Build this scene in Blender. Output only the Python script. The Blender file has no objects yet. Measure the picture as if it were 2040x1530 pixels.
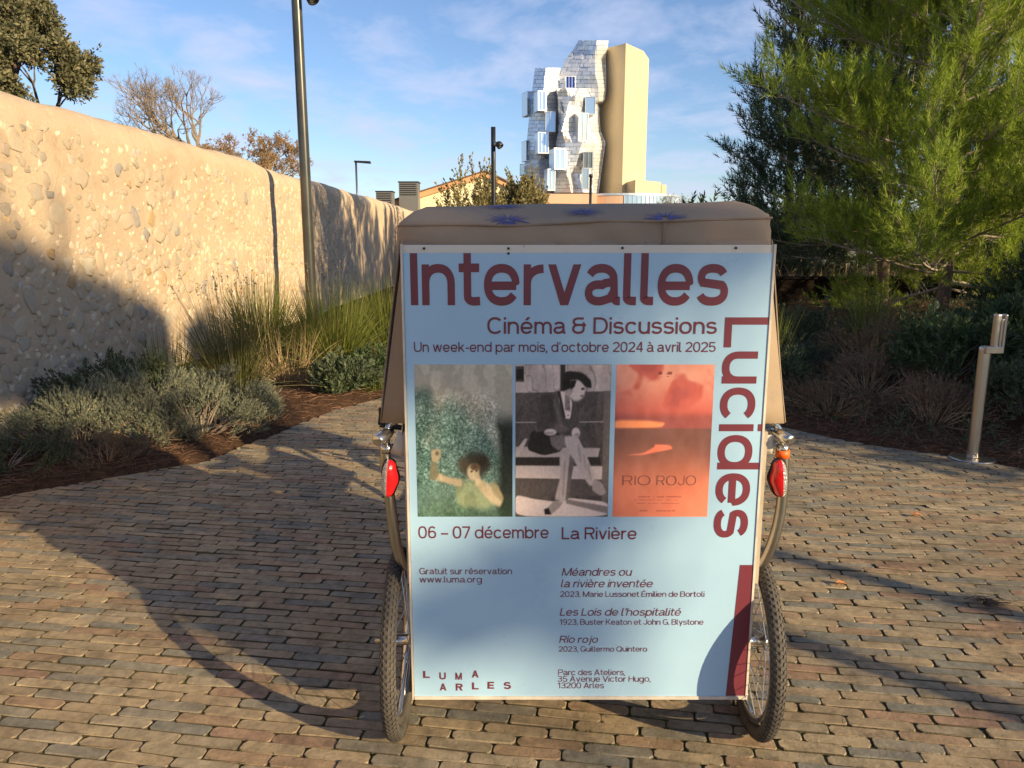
import bpy, math, random, zlib
import numpy as np
from mathutils import Vector, Matrix, noise as mnoise
R = math.radians
rng = np.random.default_rng(7)
random.seed(7)
SC = bpy.context.scene
COL = SC.collection

# ---------------------------------------------------------------- camera, light, exposure
CAMZ = 1.5; PITCH = R(10.8)
cd = bpy.data.cameras.new('camera'); cam = bpy.data.objects.new('camera', cd); COL.objects.link(cam)
cam.location = (0, 0, CAMZ); cam.rotation_euler = (R(90) - PITCH, 0, 0)
cd.sensor_width = 36; cd.lens = 1500 / 2040 * 36; cd.clip_start = .05; cd.clip_end = 3000
SC.camera = cam
SUN_EL = R(18.8); SX, SY = .783, -.622          # horizontal direction towards the sun
TO_SUN = Vector((SX * math.cos(SUN_EL), SY * math.cos(SUN_EL), math.sin(SUN_EL)))
KS = 1 / math.tan(SUN_EL)
world = bpy.data.worlds.new('World'); SC.world = world; world.use_nodes = True
nt = world.node_tree; N = nt.nodes; LK = nt.links
bg = N['Background']; bg.inputs['Strength'].default_value = .088
sky = N.new('ShaderNodeTexSky'); sky.sky_type = 'NISHITA'; sky.sun_disc = False
sky.sun_elevation = SUN_EL; sky.sun_rotation = math.atan2(SX, SY); sky.air_density = 1.0; sky.dust_density = .3; sky.ozone_density = 2.5
tc = N.new('ShaderNodeTexCoord'); sep = N.new('ShaderNodeSeparateXYZ'); LK.new(tc.outputs['Generated'], sep.inputs[0])
zz = N.new('ShaderNodeMath'); zz.operation = 'MAXIMUM'; zz.inputs[1].default_value = .0; LK.new(sep.outputs['Z'], zz.inputs[0])
za = N.new('ShaderNodeMath'); za.operation = 'ADD'; za.inputs[1].default_value = .12; LK.new(zz.outputs[0], za.inputs[0])
dv = N.new('ShaderNodeVectorMath'); dv.operation = 'DIVIDE'; LK.new(tc.outputs['Generated'], dv.inputs[0])
cb = N.new('ShaderNodeCombineXYZ')
for i in range(3): LK.new(za.outputs[0], cb.inputs[i])
LK.new(cb.outputs[0], dv.inputs[1])
mp = N.new('ShaderNodeMapping'); mp.inputs['Scale'].default_value = (1.5, 1.15, 1); mp.inputs['Location'].default_value = (3.3, 1.7, 0); mp.inputs['Rotation'].default_value = (0, 0, R(20)); LK.new(dv.outputs[0], mp.inputs[0])
n1 = N.new('ShaderNodeTexNoise'); n1.inputs['Scale'].default_value = 1.9; n1.inputs['Detail'].default_value = 7; n1.inputs['Roughness'].default_value = .58; n1.inputs['Distortion'].default_value = .25; LK.new(mp.outputs[0], n1.inputs['Vector'])
r1 = N.new('ShaderNodeValToRGB'); r1.color_ramp.elements[0].position = .44; r1.color_ramp.elements[1].position = .74; r1.color_ramp.elements[1].color = (.75, .75, .75, 1); LK.new(n1.outputs['Fac'], r1.inputs[0])
tint = N.new('ShaderNodeMix'); tint.data_type = 'RGBA'; tint.blend_type = 'MULTIPLY'; tint.inputs[0].default_value = 1; tint.inputs[7].default_value = (.94, .98, 1.12, 1); LK.new(sky.outputs[0], tint.inputs[6])
mx = N.new('ShaderNodeMix'); mx.data_type = 'RGBA'; mx.inputs[7].default_value = (4.6, 5.0, 6.6, 1)
LK.new(tint.outputs[2], mx.inputs[6]); LK.new(r1.outputs[0], mx.inputs[0]); LK.new(mx.outputs[2], bg.inputs['Color'])
sd = bpy.data.lights.new('sun', 'SUN'); sun = bpy.data.objects.new('sun', sd); COL.objects.link(sun)
sd.energy = 5.0; sd.angle = R(.53); sd.color = (1, .79, .47)
sun.rotation_euler = TO_SUN.to_track_quat('Z', 'Y').to_euler()
SC.view_settings.view_transform = 'Standard'; SC.view_settings.look = 'None'; SC.view_settings.gamma = 1
SC.view_settings.exposure = .78
SC.cycles.max_bounces = 6; SC.cycles.transparent_max_bounces = 8

# ---------------------------------------------------------------- measuring and mesh helpers
def ray(px, py):
    a, b = px - 1020, 765 - py
    return Vector((a, 1500 * math.cos(PITCH) + b * math.sin(PITCH), -1500 * math.sin(PITCH) + b * math.cos(PITCH)))
def at(px, py, Y):
    d = ray(px, py); d = d * (Y / d.y); return Vector((d.x, d.y, d.z + CAMZ))
def smooth01(t): t = np.clip(t, 0, 1); return t * t * (3 - 2 * t)
_perm = np.random.default_rng(3).random((256, 256))
def vnoise(x, y, f=1.0):
    x = np.asarray(x, float) * f + 1000; y = np.asarray(y, float) * f + 1000
    xi = np.floor(x).astype(int); yi = np.floor(y).astype(int); fx = x - xi; fy = y - yi
    fx = fx * fx * (3 - 2 * fx); fy = fy * fy * (3 - 2 * fy)
    g = lambda i, j: _perm[i % 256, j % 256]
    return (g(xi, yi) * (1 - fx) * (1 - fy) + g(xi + 1, yi) * fx * (1 - fy) + g(xi, yi + 1) * (1 - fx) * fy + g(xi + 1, yi + 1) * fx * fy) * 2 - 1
def fbm(x, y, f=1.0, o=3): return sum(vnoise(x + 17 * k, y - 9 * k, f * 2 ** k) / 2 ** k for k in range(o))

class Geo:
    def __init__(s): s.v = []; s.n = 0; s.faces = []
    def add(s, v, *fs, mat=0):
        v = np.asarray(v, float).reshape(-1, 3)
        for f in fs:
            f = np.asarray(f, int)
            if f.size: s.faces.append((f + s.n, mat))
        s.v.append(v); s.n += len(v); return s
    def mesh(s, name, mats, smooth=False):
        me = bpy.data.meshes.new(name)
        v = np.concatenate(s.v) if s.v else np.zeros((0, 3))
        me.vertices.add(len(v)); me.vertices.foreach_set('co', v.astype(np.float32).ravel())
        nl = sum(f.size for f, _ in s.faces); nf = sum(len(f) for f, _ in s.faces)
        me.loops.add(nl); me.loops.foreach_set('vertex_index', np.concatenate([f.ravel() for f, _ in s.faces]).astype(np.int32))
        me.polygons.add(nf)
        tot = np.concatenate([np.full(len(f), f.shape[1]) for f, _ in s.faces])
        me.polygons.foreach_set('loop_start', (np.cumsum(tot) - tot).astype(np.int32))
        me.polygons.foreach_set('material_index', np.concatenate([np.full(len(f), m) for f, m in s.faces]).astype(np.int32))
        me.polygons.foreach_set('use_smooth', np.full(nf, smooth))
        for m in (mats if isinstance(mats, (list, tuple)) else [mats]): me.materials.append(m)
        me.update(calc_edges=True); return me
    def obj(s, name, mats, parent=None, smooth=False, loc=None):
        return link(name, s.mesh(name, mats, smooth), parent, loc)
def link(name, data, parent=None, loc=None):
    o = bpy.data.objects.new(name, data); COL.objects.link(o)
    if loc is not None: o.location = loc
    if parent is not None:
        o.parent = parent
        if loc is None: o.location = -world_loc(parent)      # geometry was made in place
    return o
def world_loc(o):
    l = Vector((0, 0, 0))
    while o is not None: l += o.location; o = o.parent
    return l
def tag(o, label=None, cat=None, group=None, kind=None):
    if label: o['label'] = label
    if cat: o['category'] = cat
    if group: o['group'] = group
    if kind: o['kind'] = kind
    return o
def thing(name, label, cat, loc=(0, 0, 0), group=None):
    global rng
    rng = np.random.default_rng(zlib.crc32(label.encode()))     # every thing has its own steady random numbers
    return tag(link(name, None, None, loc), label, cat, group)
def bevel(o, w, seg=2):
    m = o.modifiers.new('bevel', 'BEVEL'); m.width = w; m.segments = seg; m.limit_method = 'ANGLE'; m.angle_limit = R(40)
    return o
BOXF = [[0, 3, 2, 1], [4, 5, 6, 7], [0, 1, 5, 4], [1, 2, 6, 5], [2, 3, 7, 6], [3, 0, 4, 7]]
def box(g, c, s, rot=None, mat=0):
    c = np.array(c, float); h = np.array(s, float) / 2
    p = np.array([[-1, -1, -1], [1, -1, -1], [1, 1, -1], [-1, 1, -1], [-1, -1, 1], [1, -1, 1], [1, 1, 1], [-1, 1, 1]]) * h
    if rot is not None: p = p @ np.array(rot.to_3x3()).T
    return g.add(p + c, BOXF, mat=mat)
def hexa(g, p8, mat=0): return g.add(p8, BOXF, mat=mat)
def frames(D):
    D = D / np.maximum(np.linalg.norm(D, axis=1, keepdims=True), 1e-9)
    a = np.where(np.abs(D[:, 2:3]) > .9, np.array([[1., 0, 0]]), np.array([[0, 0, 1.]]))
    U = np.cross(D, a); U /= np.linalg.norm(U, axis=1, keepdims=True)
    return D, U, np.cross(D, U)
def tubes(g, P0, P1, R0, R1, n=5, mat=0):
    P0 = np.asarray(P0, float).reshape(-1, 3); P1 = np.asarray(P1, float).reshape(-1, 3); m = len(P0)
    R0 = np.broadcast_to(np.asarray(R0, float), (m,)); R1 = np.broadcast_to(np.asarray(R1, float), (m,))
    D, U, W = frames(P1 - P0)
    a = np.arange(n) * 2 * math.pi / n
    ring = U[:, None] * np.cos(a)[None, :, None] + W[:, None] * np.sin(a)[None, :, None]
    v = np.concatenate([P0[:, None] + ring * R0[:, None, None], P1[:, None] + ring * R1[:, None, None]], 1)
    i = np.arange(n); j = (i + 1) % n
    f = np.stack([i, j, j + n, i + n], 1)
    F = (np.arange(m) * 2 * n)[:, None, None] + f[None]
    return g.add(v.reshape(-1, 3), F.reshape(-1, 4), mat=mat)
def pipe(g, path, rad, n=12, caps=True, mat=0):
    P = np.array([tuple(p) for p in path], float); m = len(P)
    rad = np.broadcast_to(np.asarray(rad, float), (m,))
    T = np.gradient(P, axis=0); T /= np.linalg.norm(T, axis=1, keepdims=True)
    U = np.cross(T[0], [0, 0, 1.]) if abs(T[0][2]) < .9 else np.cross(T[0], [1., 0, 0])
    a = np.arange(n) * 2 * math.pi / n; v = []
    for k in range(m):
        U = U - T[k] * U.dot(T[k]); U /= np.linalg.norm(U); W = np.cross(T[k], U)
        v.append(P[k] + (np.cos(a)[:, None] * U + np.sin(a)[:, None] * W) * rad[k])
    i = np.arange(n); j = (i + 1) % n
    F = np.concatenate([np.stack([i, j, j + n, i + n], 1) + k * n for k in range(m - 1)])
    g.add(np.concatenate(v), F, mat=mat)
    if caps:
        g.faces.append((np.array([i[::-1]]) + g.n - m * n, mat)); g.faces.append((np.array([i]) + g.n - n, mat))
    return g
def arcpts(pts, n=8):                                   # smooth curve through points
    P = [Vector(p) for p in pts]; P = [2 * P[0] - P[1]] + P + [2 * P[-1] - P[-2]]; out = []
    for k in range(1, len(P) - 2):
        for t in np.arange(n) / n:
            a, b, c, d = P[k - 1:k + 3]
            out.append(.5 * ((2 * b) + (c - a) * t + (2 * a - 5 * b + 4 * c - d) * t * t + (3 * b - a - 3 * c + d) * t ** 3))
    return out + [P[-2]]
def grid(g, V, mat=0, closed=False, flip=False):        # V: (r, c, 3)
    r, c = V.shape[:2]; I = np.arange(r * c).reshape(r, c)
    if closed: I = np.concatenate([I, I[:, :1]], 1)
    F = np.stack([I[:-1, :-1], I[:-1, 1:], I[1:, 1:], I[1:, :-1]], -1).reshape(-1, 4)
    return g.add(V.reshape(-1, 3), F[:, ::-1] if flip else F, mat=mat)
def lathe(g, prof, axis0, axis1, n=24, mat=0):          # prof: (radius, distance along the axis)
    a0 = np.array(axis0, float); D = np.array(axis1, float) - a0; D, U, W = frames(D[None]); D, U, W = D[0], U[0], W[0]
    a = np.arange(n) * 2 * math.pi / n
    V = np.stack([a0 + D * t + (np.cos(a)[:, None] * U + np.sin(a)[:, None] * W) * r for r, t in prof])
    return grid(g, V, mat, closed=True)

# ---------------------------------------------------------------- materials
def rgb(r, g, b): return (r, g, b, 1)
class M:
    def __init__(s, name, col=(.5, .5, .5), rough=.7, metal=0, spec=.5):
        s.m = bpy.data.materials.new(name); s.m.use_nodes = True; s.N = s.m.node_tree.nodes; s.L = s.m.node_tree.links
        s.b = s.N['Principled BSDF']; s.b.inputs['Base Color'].default_value = rgb(*col)
        s.b.inputs['Roughness'].default_value = rough; s.b.inputs['Metallic'].default_value = metal
        s.b.inputs['Specular IOR Level'].default_value = spec
        s.tc = s.N.new('ShaderNodeTexCoord'); s.col = None
    def noise(s, scale, detail=4, rough=.6, coord='Object', stretch=None):
        n = s.N.new('ShaderNodeTexNoise'); n.inputs['Scale'].default_value = scale; n.inputs['Detail'].default_value = detail; n.inputs['Roughness'].default_value = rough
        src = s.tc.outputs[coord] if coord != 'World' else s.geo().outputs['Position']
        if stretch:
            q = s.N.new('ShaderNodeMapping'); q.inputs['Scale'].default_value = stretch; s.L.new(src, q.inputs[0]); src = q.outputs[0]
        s.L.new(src, n.inputs['Vector']); return n.outputs['Fac']
    def geo(s):
        if not hasattr(s, '_g'): s._g = s.N.new('ShaderNodeNewGeometry')
        return s._g
    def rand(s):                                        # one value per loose piece, plus one per object
        o = s.N.new('ShaderNodeObjectInfo'); a = s.N.new('ShaderNodeMath'); a.operation = 'ADD'
        s.L.new(o.outputs['Random'], a.inputs[0]); s.L.new(s.geo().outputs['Random Per Island'], a.inputs[1])
        f = s.N.new('ShaderNodeMath'); f.operation = 'FRACT'; s.L.new(a.outputs[0], f.inputs[0]); return f.outputs[0]
    def ramp(s, src, stops, const=False):
        r = s.N.new('ShaderNodeValToRGB'); e = r.color_ramp.elements
        if const: r.color_ramp.interpolation = 'CONSTANT'
        while len(e) < len(stops): e.new(.5)
        for k, (p, c) in enumerate(stops):
            e[k].position = p; e[k].color = (c, c, c, 1) if not isinstance(c, tuple) else rgb(*c)
        s.L.new(src, r.inputs[0]); return r.outputs[0]
    def mix(s, a, b, fac, mode='MIX'):
        m = s.N.new('ShaderNodeMix'); m.data_type = 'RGBA'; m.blend_type = mode
        for sock, v in ((m.inputs[6], a), (m.inputs[7], b), (m.inputs[0], fac)):
            if isinstance(v, (int, float)) and sock.type == 'RGBA': sock.default_value = (v, v, v, 1)
            elif isinstance(v, (int, float)): sock.default_value = v
            elif isinstance(v, tuple): sock.default_value = rgb(*v)
            else: s.L.new(v, sock)
        return m.outputs[2]
    def color(s, c): s.L.new(c, s.b.inputs['Base Color']); s.col = c; return s
    def rough(s, c): s.L.new(c, s.b.inputs['Roughness']); return s
    def bump(s, h, dist=.005, strength=1):
        b = s.N.new('ShaderNodeBump'); b.inputs['Distance'].default_value = dist; b.inputs['Strength'].default_value = strength
        s.L.new(h, b.inputs['Height']); s.L.new(b.outputs[0], s.b.inputs['Normal']); return s
    def leafy(s, trans=.35):
        t = s.N.new('ShaderNodeBsdfTranslucent'); x = s.N.new('ShaderNodeMixShader'); x.inputs[0].default_value = trans
        if s.col is not None: s.L.new(s.col, t.inputs[0])
        else: t.inputs[0].default_value = s.b.inputs['Base Color'].default_value
        s.L.new(s.b.outputs[0], x.inputs[1]); s.L.new(t.outputs[0], x.inputs[2]); s.L.new(x.outputs[0], s.N['Material Output'].inputs[0]); return s
def leafmat(name, stops, rough=.6, trans=.3, patch=1.6):
    m = M(name, rough=rough, spec=.3); c = m.ramp(m.rand(), stops)
    c = m.mix(c, m.ramp(m.noise(patch, 2), [(.3, .65), (.7, 1.25)]), .8, 'MULTIPLY'); m.color(c); return m.leafy(trans).m
def simple(name, col, rough=.6, metal=0, var=.25, scale=8, bump=0, bscale=60):
    m = M(name, col, rough, metal); c = m.mix(col, m.ramp(m.noise(scale, 5), [(.25, 1 - var), (.75, 1 + var)]), 1.0, 'MULTIPLY'); m.color(c)
    if bump: m.bump(m.noise(bscale, 4), bump)
    return m.m

def brick_material():
    m = M('clay_paver', rough=.82, spec=.35); r = m.rand()
    base = m.ramp(r, [(0, (.30, .23, .143)), (.16, (.27, .205, .129)), (.3, (.32, .25, .158)), (.42, (.285, .198, .122)), (.54, (.255, .205, .134)), (.67, (.21, .187, .142)), (.77, (.18, .17, .137)), (.85, (.225, .197, .147)), (.91, (.26, .17, .112)), (.95, (.31, .252, .17))], const=True)
    n = m.noise(7, 6, .65, 'World'); c = m.mix(base, m.ramp(n, [(.28, .62), (.5, 1.0), (.72, 1.3)]), 1, 'MULTIPLY')
    c = m.mix(c, m.ramp(m.noise(28, 5, .7, 'World'), [(.3, .7), (.5, 1.), (.72, 1.28)]), .75, 'MULTIPLY')
    big = m.noise(1.1, 3, .5, 'World'); c = m.mix(c, m.ramp(big, [(.3, (.88, .86, .84)), (.7, (1.12, 1.1, 1.06))]), 1, 'MULTIPLY')
    sp = m.noise(160, 2, .7, 'World'); c = m.mix(c, (.09, .075, .06), m.ramp(sp, [(.62, 0.), (.72, .55)]))
    lt = m.noise(45, 3, .7, 'World'); c = m.mix(c, (.42, .36, .28), m.ramp(lt, [(.6, 0.), (.8, .35)]))
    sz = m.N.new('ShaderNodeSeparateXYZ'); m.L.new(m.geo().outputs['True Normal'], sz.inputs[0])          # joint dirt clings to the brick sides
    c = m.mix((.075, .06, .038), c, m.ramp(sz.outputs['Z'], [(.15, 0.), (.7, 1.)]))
    m.color(c); m.bump(m.noise(90, 6, .75, 'World'), .0035); m.rough(m.ramp(m.noise(5, 3, .5, 'World'), [(.3, .62), (.7, .92)])); return m.m
def mortar_material():
    m = M('lime_mortar', rough=.95, spec=.15)
    c = m.mix((.575, .43, .295), (.64, .495, .345), m.ramp(m.noise(2.2, 6, .65), [(.35, 0.), (.65, 1.)]))
    c = m.mix(c, (.46, .345, .24), m.ramp(m.noise(.55, 4, .6), [(.5, 0.), (.75, .6)]))
    c = m.mix(c, (.74, .62, .45), m.ramp(m.noise(9, 5, .7), [(.55, 0.), (.75, .55)]))
    c = m.mix(c, (.44, .32, .21), m.ramp(m.noise(3.2, 7, .75), [(.56, 0.), (.70, .55)]))
    c = m.mix(c, (.70, .60, .45), m.ramp(m.noise(70, 3, .8), [(.60, 0.), (.70, .5)]))
    c = m.mix(c, (.36, .27, .19), m.ramp(m.noise(38, 4, .7), [(.6, 0.), (.75, .45)]))
    m.color(c); m.bump(m.mix(m.noise(22, 9, .8), m.noise(120, 3, .7), .3), .03, 1); return m.m
def stone_material():
    m = M('rubble_stone', rough=.85, spec=.3)
    base = m.ramp(m.rand(), [(0, (.66, .55, .40)), (.3, (.62, .50, .36)), (.5, (.71, .62, .47)), (.62, (.55, .46, .36)), (.74, (.58, .38, .18)), (.78, (.60, .51, .39)), (.84, (.42, .385, .35)), (.92, (.65, .55, .41))], const=True)
    c = m.mix(base, m.ramp(m.noise(14, 6, .7), [(.25, .68), (.55, 1.), (.8, 1.18)]), 1, 'MULTIPLY')
    c = m.mix(c, (.27, .23, .19), m.ramp(m.noise(40, 5, .75), [(.56, 0.), (.68, .65)]))
    c = m.mix(c, (.60, .455, .31), m.ramp(m.noise(8, 6, .75, 'World'), [(.46, 0.), (.60, .85)])); m.color(c)
    m.bump(m.noise(24, 8, .7), .012); return m.m
def soil_material():
    m = M('mulched_soil', rough=1, spec=.1)
    c = m.mix((.055, .032, .02), (.13, .07, .04), m.ramp(m.noise(18, 6, .7, 'World'), [(.35, 0.), (.65, 1.)]))
    m.color(c); m.bump(m.noise(40, 7, .8, 'World'), .03); return m.m
def joint_material():
    m = M('mossy_joint_sand', rough=1, spec=.1)
    c = m.mix((.085, .066, .042), (.105, .105, .034), m.ramp(m.noise(2.6, 5, .6, 'World'), [(.42, 0.), (.56, 1.)]))
    m.color(c); m.bump(m.noise(150, 4, .8, 'World'), .006); return m.m
BRICK = brick_material(); MORTAR = mortar_material(); STONE = stone_material(); SOIL = soil_material(); JOINT = joint_material()
BARK = simple('pine_bark', (.16, .115, .085), .95, var=.5, scale=30, bump=.02, bscale=45)
BARKP = simple('pale_bark', (.30, .25, .20), .9, var=.45, scale=40, bump=.01)
TWIG = simple('dry_twig', (.22, .17, .13), .9, var=.3)
RUSTTWIG = simple('russet_twig', (.36, .235, .13), .9, var=.3)
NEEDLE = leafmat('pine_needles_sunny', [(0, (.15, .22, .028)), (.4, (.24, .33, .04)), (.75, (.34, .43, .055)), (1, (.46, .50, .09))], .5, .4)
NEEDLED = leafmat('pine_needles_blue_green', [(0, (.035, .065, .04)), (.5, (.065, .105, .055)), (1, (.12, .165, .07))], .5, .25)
LEAFOAK = leafmat('oak_leaves', [(0, (.07, .075, .035)), (.5, (.14, .14, .065)), (1, (.27, .23, .13))], .45, .25)
LEAFOLIVE = leafmat('olive_leaves', [(0, (.14, .135, .05)), (.5, (.27, .235, .10)), (1, (.42, .34, .16))], .5, .35)
GREY = leafmat('grey_santolina', [(0, (.12, .11, .075)), (.35, (.15, .17, .12)), (.7, (.22, .24, .17)), (1, (.34, .31, .20))], .7, .25)
DRYF = leafmat('dry_heather', [(0, (.14, .09, .06)), (.5, (.21, .14, .09)), (1, (.32, .23, .14))], .8, .2)
ROSEM = leafmat('rosemary_leaves', [(0, (.05, .07, .04)), (.5, (.085, .11, .058)), (1, (.15, .18, .09))], .6, .25)
EUPH = leafmat('euphorbia_leaves', [(0, (.05, .075, .035)), (.5, (.08, .12, .05)), (1, (.14, .19, .08))], .5, .3)
BLADE = leafmat('rush_blades', [(0, (.09, .11, .02)), (.5, (.14, .175, .03)), (.85, (.22, .24, .05)), (1, (.36, .29, .12))], .5, .4)
BLADED = leafmat('straw_green_blades', [(0, (.07, .08, .025)), (.5, (.12, .13, .04)), (1, (.30, .235, .11))], .5, .35)
FABRIC = M('taupe_canvas', (.27, .2, .14), .85, spec=.2)
FABRIC.color(FABRIC.mix((.33, .245, .17), (.27, .21, .155), FABRIC.ramp(FABRIC.noise(3.5, 4), [(.35, 0.), (.7, 1.)])))
FABRIC.color(FABRIC.mix(FABRIC.col, (.17, .13, .10), FABRIC.ramp(FABRIC.noise(11, 6, .7), [(.62, 0.), (.8, .5)])))
FABRIC.bump(FABRIC.mix(FABRIC.noise(420, 2), FABRIC.noise(5, 3), .8), .006); FABRIC = FABRIC.m
INK = simple('blue_print', (.075, .08, .235), .8, var=.1)
STEEL = simple('brushed_steel', (.42, .39, .35), .34, 1, var=.12, scale=30)
CHROME = simple('worn_chrome', (.55, .53, .50), .22, .95, var=.15, scale=25)
STAIN = M('stainless_post', (.50, .46, .42), .33, 1); STAIN.bump(STAIN.noise(90, 2, stretch=(1, 1, .02)), .001); STAIN = STAIN.m
POLE = M('dark_grey_paint', (.05, .05, .045), .30, .15); POLE.color(POLE.mix((.058, .058, .05), (.042, .042, .038), POLE.ramp(POLE.noise(3, 4), [(.4, 0.), (.6, 1.)]))); POLE = POLE.m
BLACKM = simple('black_metal', (.02, .02, .022), .45, .3, var=.2)
RUBBER = simple('tyre_rubber', (.068, .058, .048), .85, var=.45, scale=14, bump=.001, bscale=300)
WOODB = simple('brown_board', (.16, .105, .065), .75, var=.25, scale=12)
BOARD = M('white_board_edge', (.62, .58, .52), .55)
BOARD.color(BOARD.mix((.62, .58, .51), (.30, .17, .10), BOARD.ramp(BOARD.noise(22, 8, .8), [(.60, 0.), (.68, .85)]))); BOARD = BOARD.m
POSTER = M('pale_blue_poster', (.36, .53, .64), .30, spec=.45)
POSTER.color(POSTER.mix((.365, .555, .72), (.325, .50, .67), POSTER.ramp(POSTER.noise(2.3, 5, .6), [(.35, 0.), (.7, 1.)])))
POSTER.rough(POSTER.ramp(POSTER.noise(6, 4), [(.3, .24), (.7, .42)])); POSTER.bump(POSTER.noise(3.0, 2), .012, .35); POSTER = POSTER.m
MAROON = M('maroon_ink', (.155, .03, .045), .38).m

# ---------------------------------------------------------------- ground, paving, planting beds
def xl(y): return np.interp(y, [-6, 2.5, 3.4, 4.28, 4.85, 5.0, 5.56, 5.68, 6.1, 6.63, 7.07, 8.5, 12, 32], [-3.86, -3.84, -3.6, -3.05, -2.33, -2.12, -1.96, -1.88, -1.78, -1.6, -1.3, -1.0, -.85, -.8])
def xr(y): return np.interp(y, [-6, 1, 2.5, 4.0, 4.82, 5.06, 5.52, 6.0, 6.8, 8, 12, 32], [30, 16, 7.5, 4.3, 3.42, 3.22, 2.58, 2.2, 1.9, 1.8, 1.9, 2.0])
g = Geo(); a = np.linspace(0, 2 * math.pi, 65)[:-1]
rr = np.array([30, 80, 200, 500, 1200.]); V = np.stack([np.stack([np.cos(a) * q, np.sin(a) * q + 10, np.full(64, -.16)], 1) for q in rr])
g.add([[0, 10, -.16]]); grid(g, V, closed=True); g.add(V[0], [list(range(64))])
ground = g.obj('ground', simple('earth_and_grass', (.10, .085, .05), 1, var=.4, scale=.3)); tag(ground, kind='structure')
ys = np.concatenate([np.arange(-6, 14, .25), np.arange(14, 32.1, 2)])
g = Geo(); u = np.linspace(0, 1, 25)
V = np.stack([np.stack([xl(y) + (min(xr(y), 14) - xl(y)) * u, np.full(25, y), np.full(25, -.0075)], 1) for y in ys]); grid(g, V, flip=False)
pave = g.obj('pavement', JOINT); tag(pave, kind='structure')
def bank(x, y):                                          # height of the right-hand planting bank
    d = x - xr(y)
    return np.where(d > 0, -.03 + .06 * smooth01(d / .25) + .48 * smooth01((d - .4) / 3.2), -.03) + .015 * vnoise(x, y, 3)
g = Geo(); ys2 = np.concatenate([np.arange(.9, 12, .12), np.arange(12, 32.1, 1)]); w = np.linspace(0, 1, 70) ** 1.6
V = np.stack([np.stack([(X := xr(y) + (24 - xr(y)) * w), np.full(70, y), bank(X, y)], 1) for y in ys2]); V[:, 0, 2] = -.05; grid(g, V)
tag(g.obj('planting_bed', SOIL, smooth=True), kind='structure')
g = Geo(); w = np.linspace(0, 1, 26); ys3 = np.concatenate([np.arange(2.2, 12, .1), np.arange(12, 32.1, 1)])
def bedl(x, y): return -.03 + .07 * smooth01((xl(y) - x) / .3) + .02 * vnoise(x, y, 4)
V = np.stack([np.stack([(X := -3.95 + (xl(y) + 3.95) * w), np.full(26, y), bedl(X, y)], 1) for y in ys3]); V[:, -1, 2] = -.05; grid(g, V)
tag(g.obj('planting_bed', SOIL, smooth=True), kind='structure')

# clay pavers: top at z = 0, each an irregular bevelled block
BL, BW = .2, .0448; PL, PW = .2052, .0497; BA = R(-8.6)
def brick_template(r_):
    L, W, c = BL / 2, BW / 2, r_.uniform(.005, .012)
    out = np.array([[-L + c, -W], [L - c, -W], [L, -W + c], [L, W - c], [L - c, W], [-L + c, W], [-L, W - c], [-L, -W + c]])
    rings = []
    for ins, z in ((0, -.035), (0, -.0026), (1, -.0002)):
        s = np.sign(out); rings.append(np.column_stack([out - s * ins * r_.uniform(.0006, .0026, (8, 1)), np.full(8, z)]))
    rings[1][:, 2] -= r_.random(8) * .002
    v = np.concatenate(rings); i = np.arange(8); j = (i + 1) % 8
    q = np.concatenate([np.stack([i, j, j + 8, i + 8], 1), np.stack([i + 8, j + 8, j + 16, i + 16], 1)])
    return v, q, np.array([i + 16])
ca, sa = math.cos(BA), math.sin(BA)
rows = []; 
for r_ in range(-65, 330):
    vy = r_ * PW; off = (r_ * .37 * PL + random.uniform(-.02, .02)) % PL
    for c_ in range(-50, 80):
        ux = c_ * PL + off; x = ux * ca - vy * sa; y = ux * sa + vy * ca
        if y < 1.0 or y > 13: continue
        if x < xl(y) - .07 or x > min(xr(y), 7.5) + .07 or abs(x) > 1.1 + y * 1.0: continue
        rows.append((x, y))
rows = np.array(rows); n = len(rows)
T = [brick_template(rng) for _ in range(12)]
tv = np.stack([t[0] for t in T])[rng.integers(0, 12, n)]
jit = rng.normal(0, 1, (n, 1, 3)); sc = 1 + np.column_stack([rng.normal(0, .012, n), rng.normal(0, .022, n)])
loc = tv.copy(); loc[..., 0] *= sc[:, :1]; loc[..., 1] *= sc[:, 1:]; loc[:, :, :2] += rng.normal(0, .0009, (n, 24, 2))
rz = BA + rng.normal(0, .009, n); tx = rng.normal(0, .012, n); ty = np.clip(rng.normal(0, .022, n), -.045, .045)
loc[..., 2] += loc[..., 0] * tx[:, None] + loc[..., 1] * ty[:, None] + rng.normal(0, .0013, n)[:, None]
X = loc[..., 0] * np.cos(rz)[:, None] - loc[..., 1] * np.sin(rz)[:, None]; Y = loc[..., 0] * np.sin(rz)[:, None] + loc[..., 1] * np.cos(rz)[:, None]
loc[..., 0], loc[..., 1] = X, Y
wxx = loc[..., 0] + rows[:, :1]; wyy = loc[..., 1] + rows[:, 1:]           # bricks cut along the paving edges
loc[..., 0] = np.minimum(np.maximum(wxx, xl(wyy) + .004), np.minimum(xr(wyy), 7.6) - .004) - rows[:, :1]
ok = np.ptp(loc[..., 0], axis=1) > .035; loc, rows = loc[ok], rows[ok]; n = len(rows)
zc = rows[:, 1] * math.cos(PITCH) + CAMZ * math.sin(PITCH)
vis = (np.abs(rows[:, 0]) < zc * .66) & (rows[:, 1] > 1.95) & ~((rows[:, 0] > -.25) & (rows[:, 0] < .62) & (rows[:, 1] > 2.15))
order = np.argsort(np.where(vis, zc, 99)); first = set(order[:290].tolist())
i = np.arange(8); q = T[0][1]; tp = T[0][2]
for k in order[:290]:
    Geo().add(loc[k], q, tp).obj('brick', BRICK, pave, loc=(rows[k, 0], rows[k, 1], 0))
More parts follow.
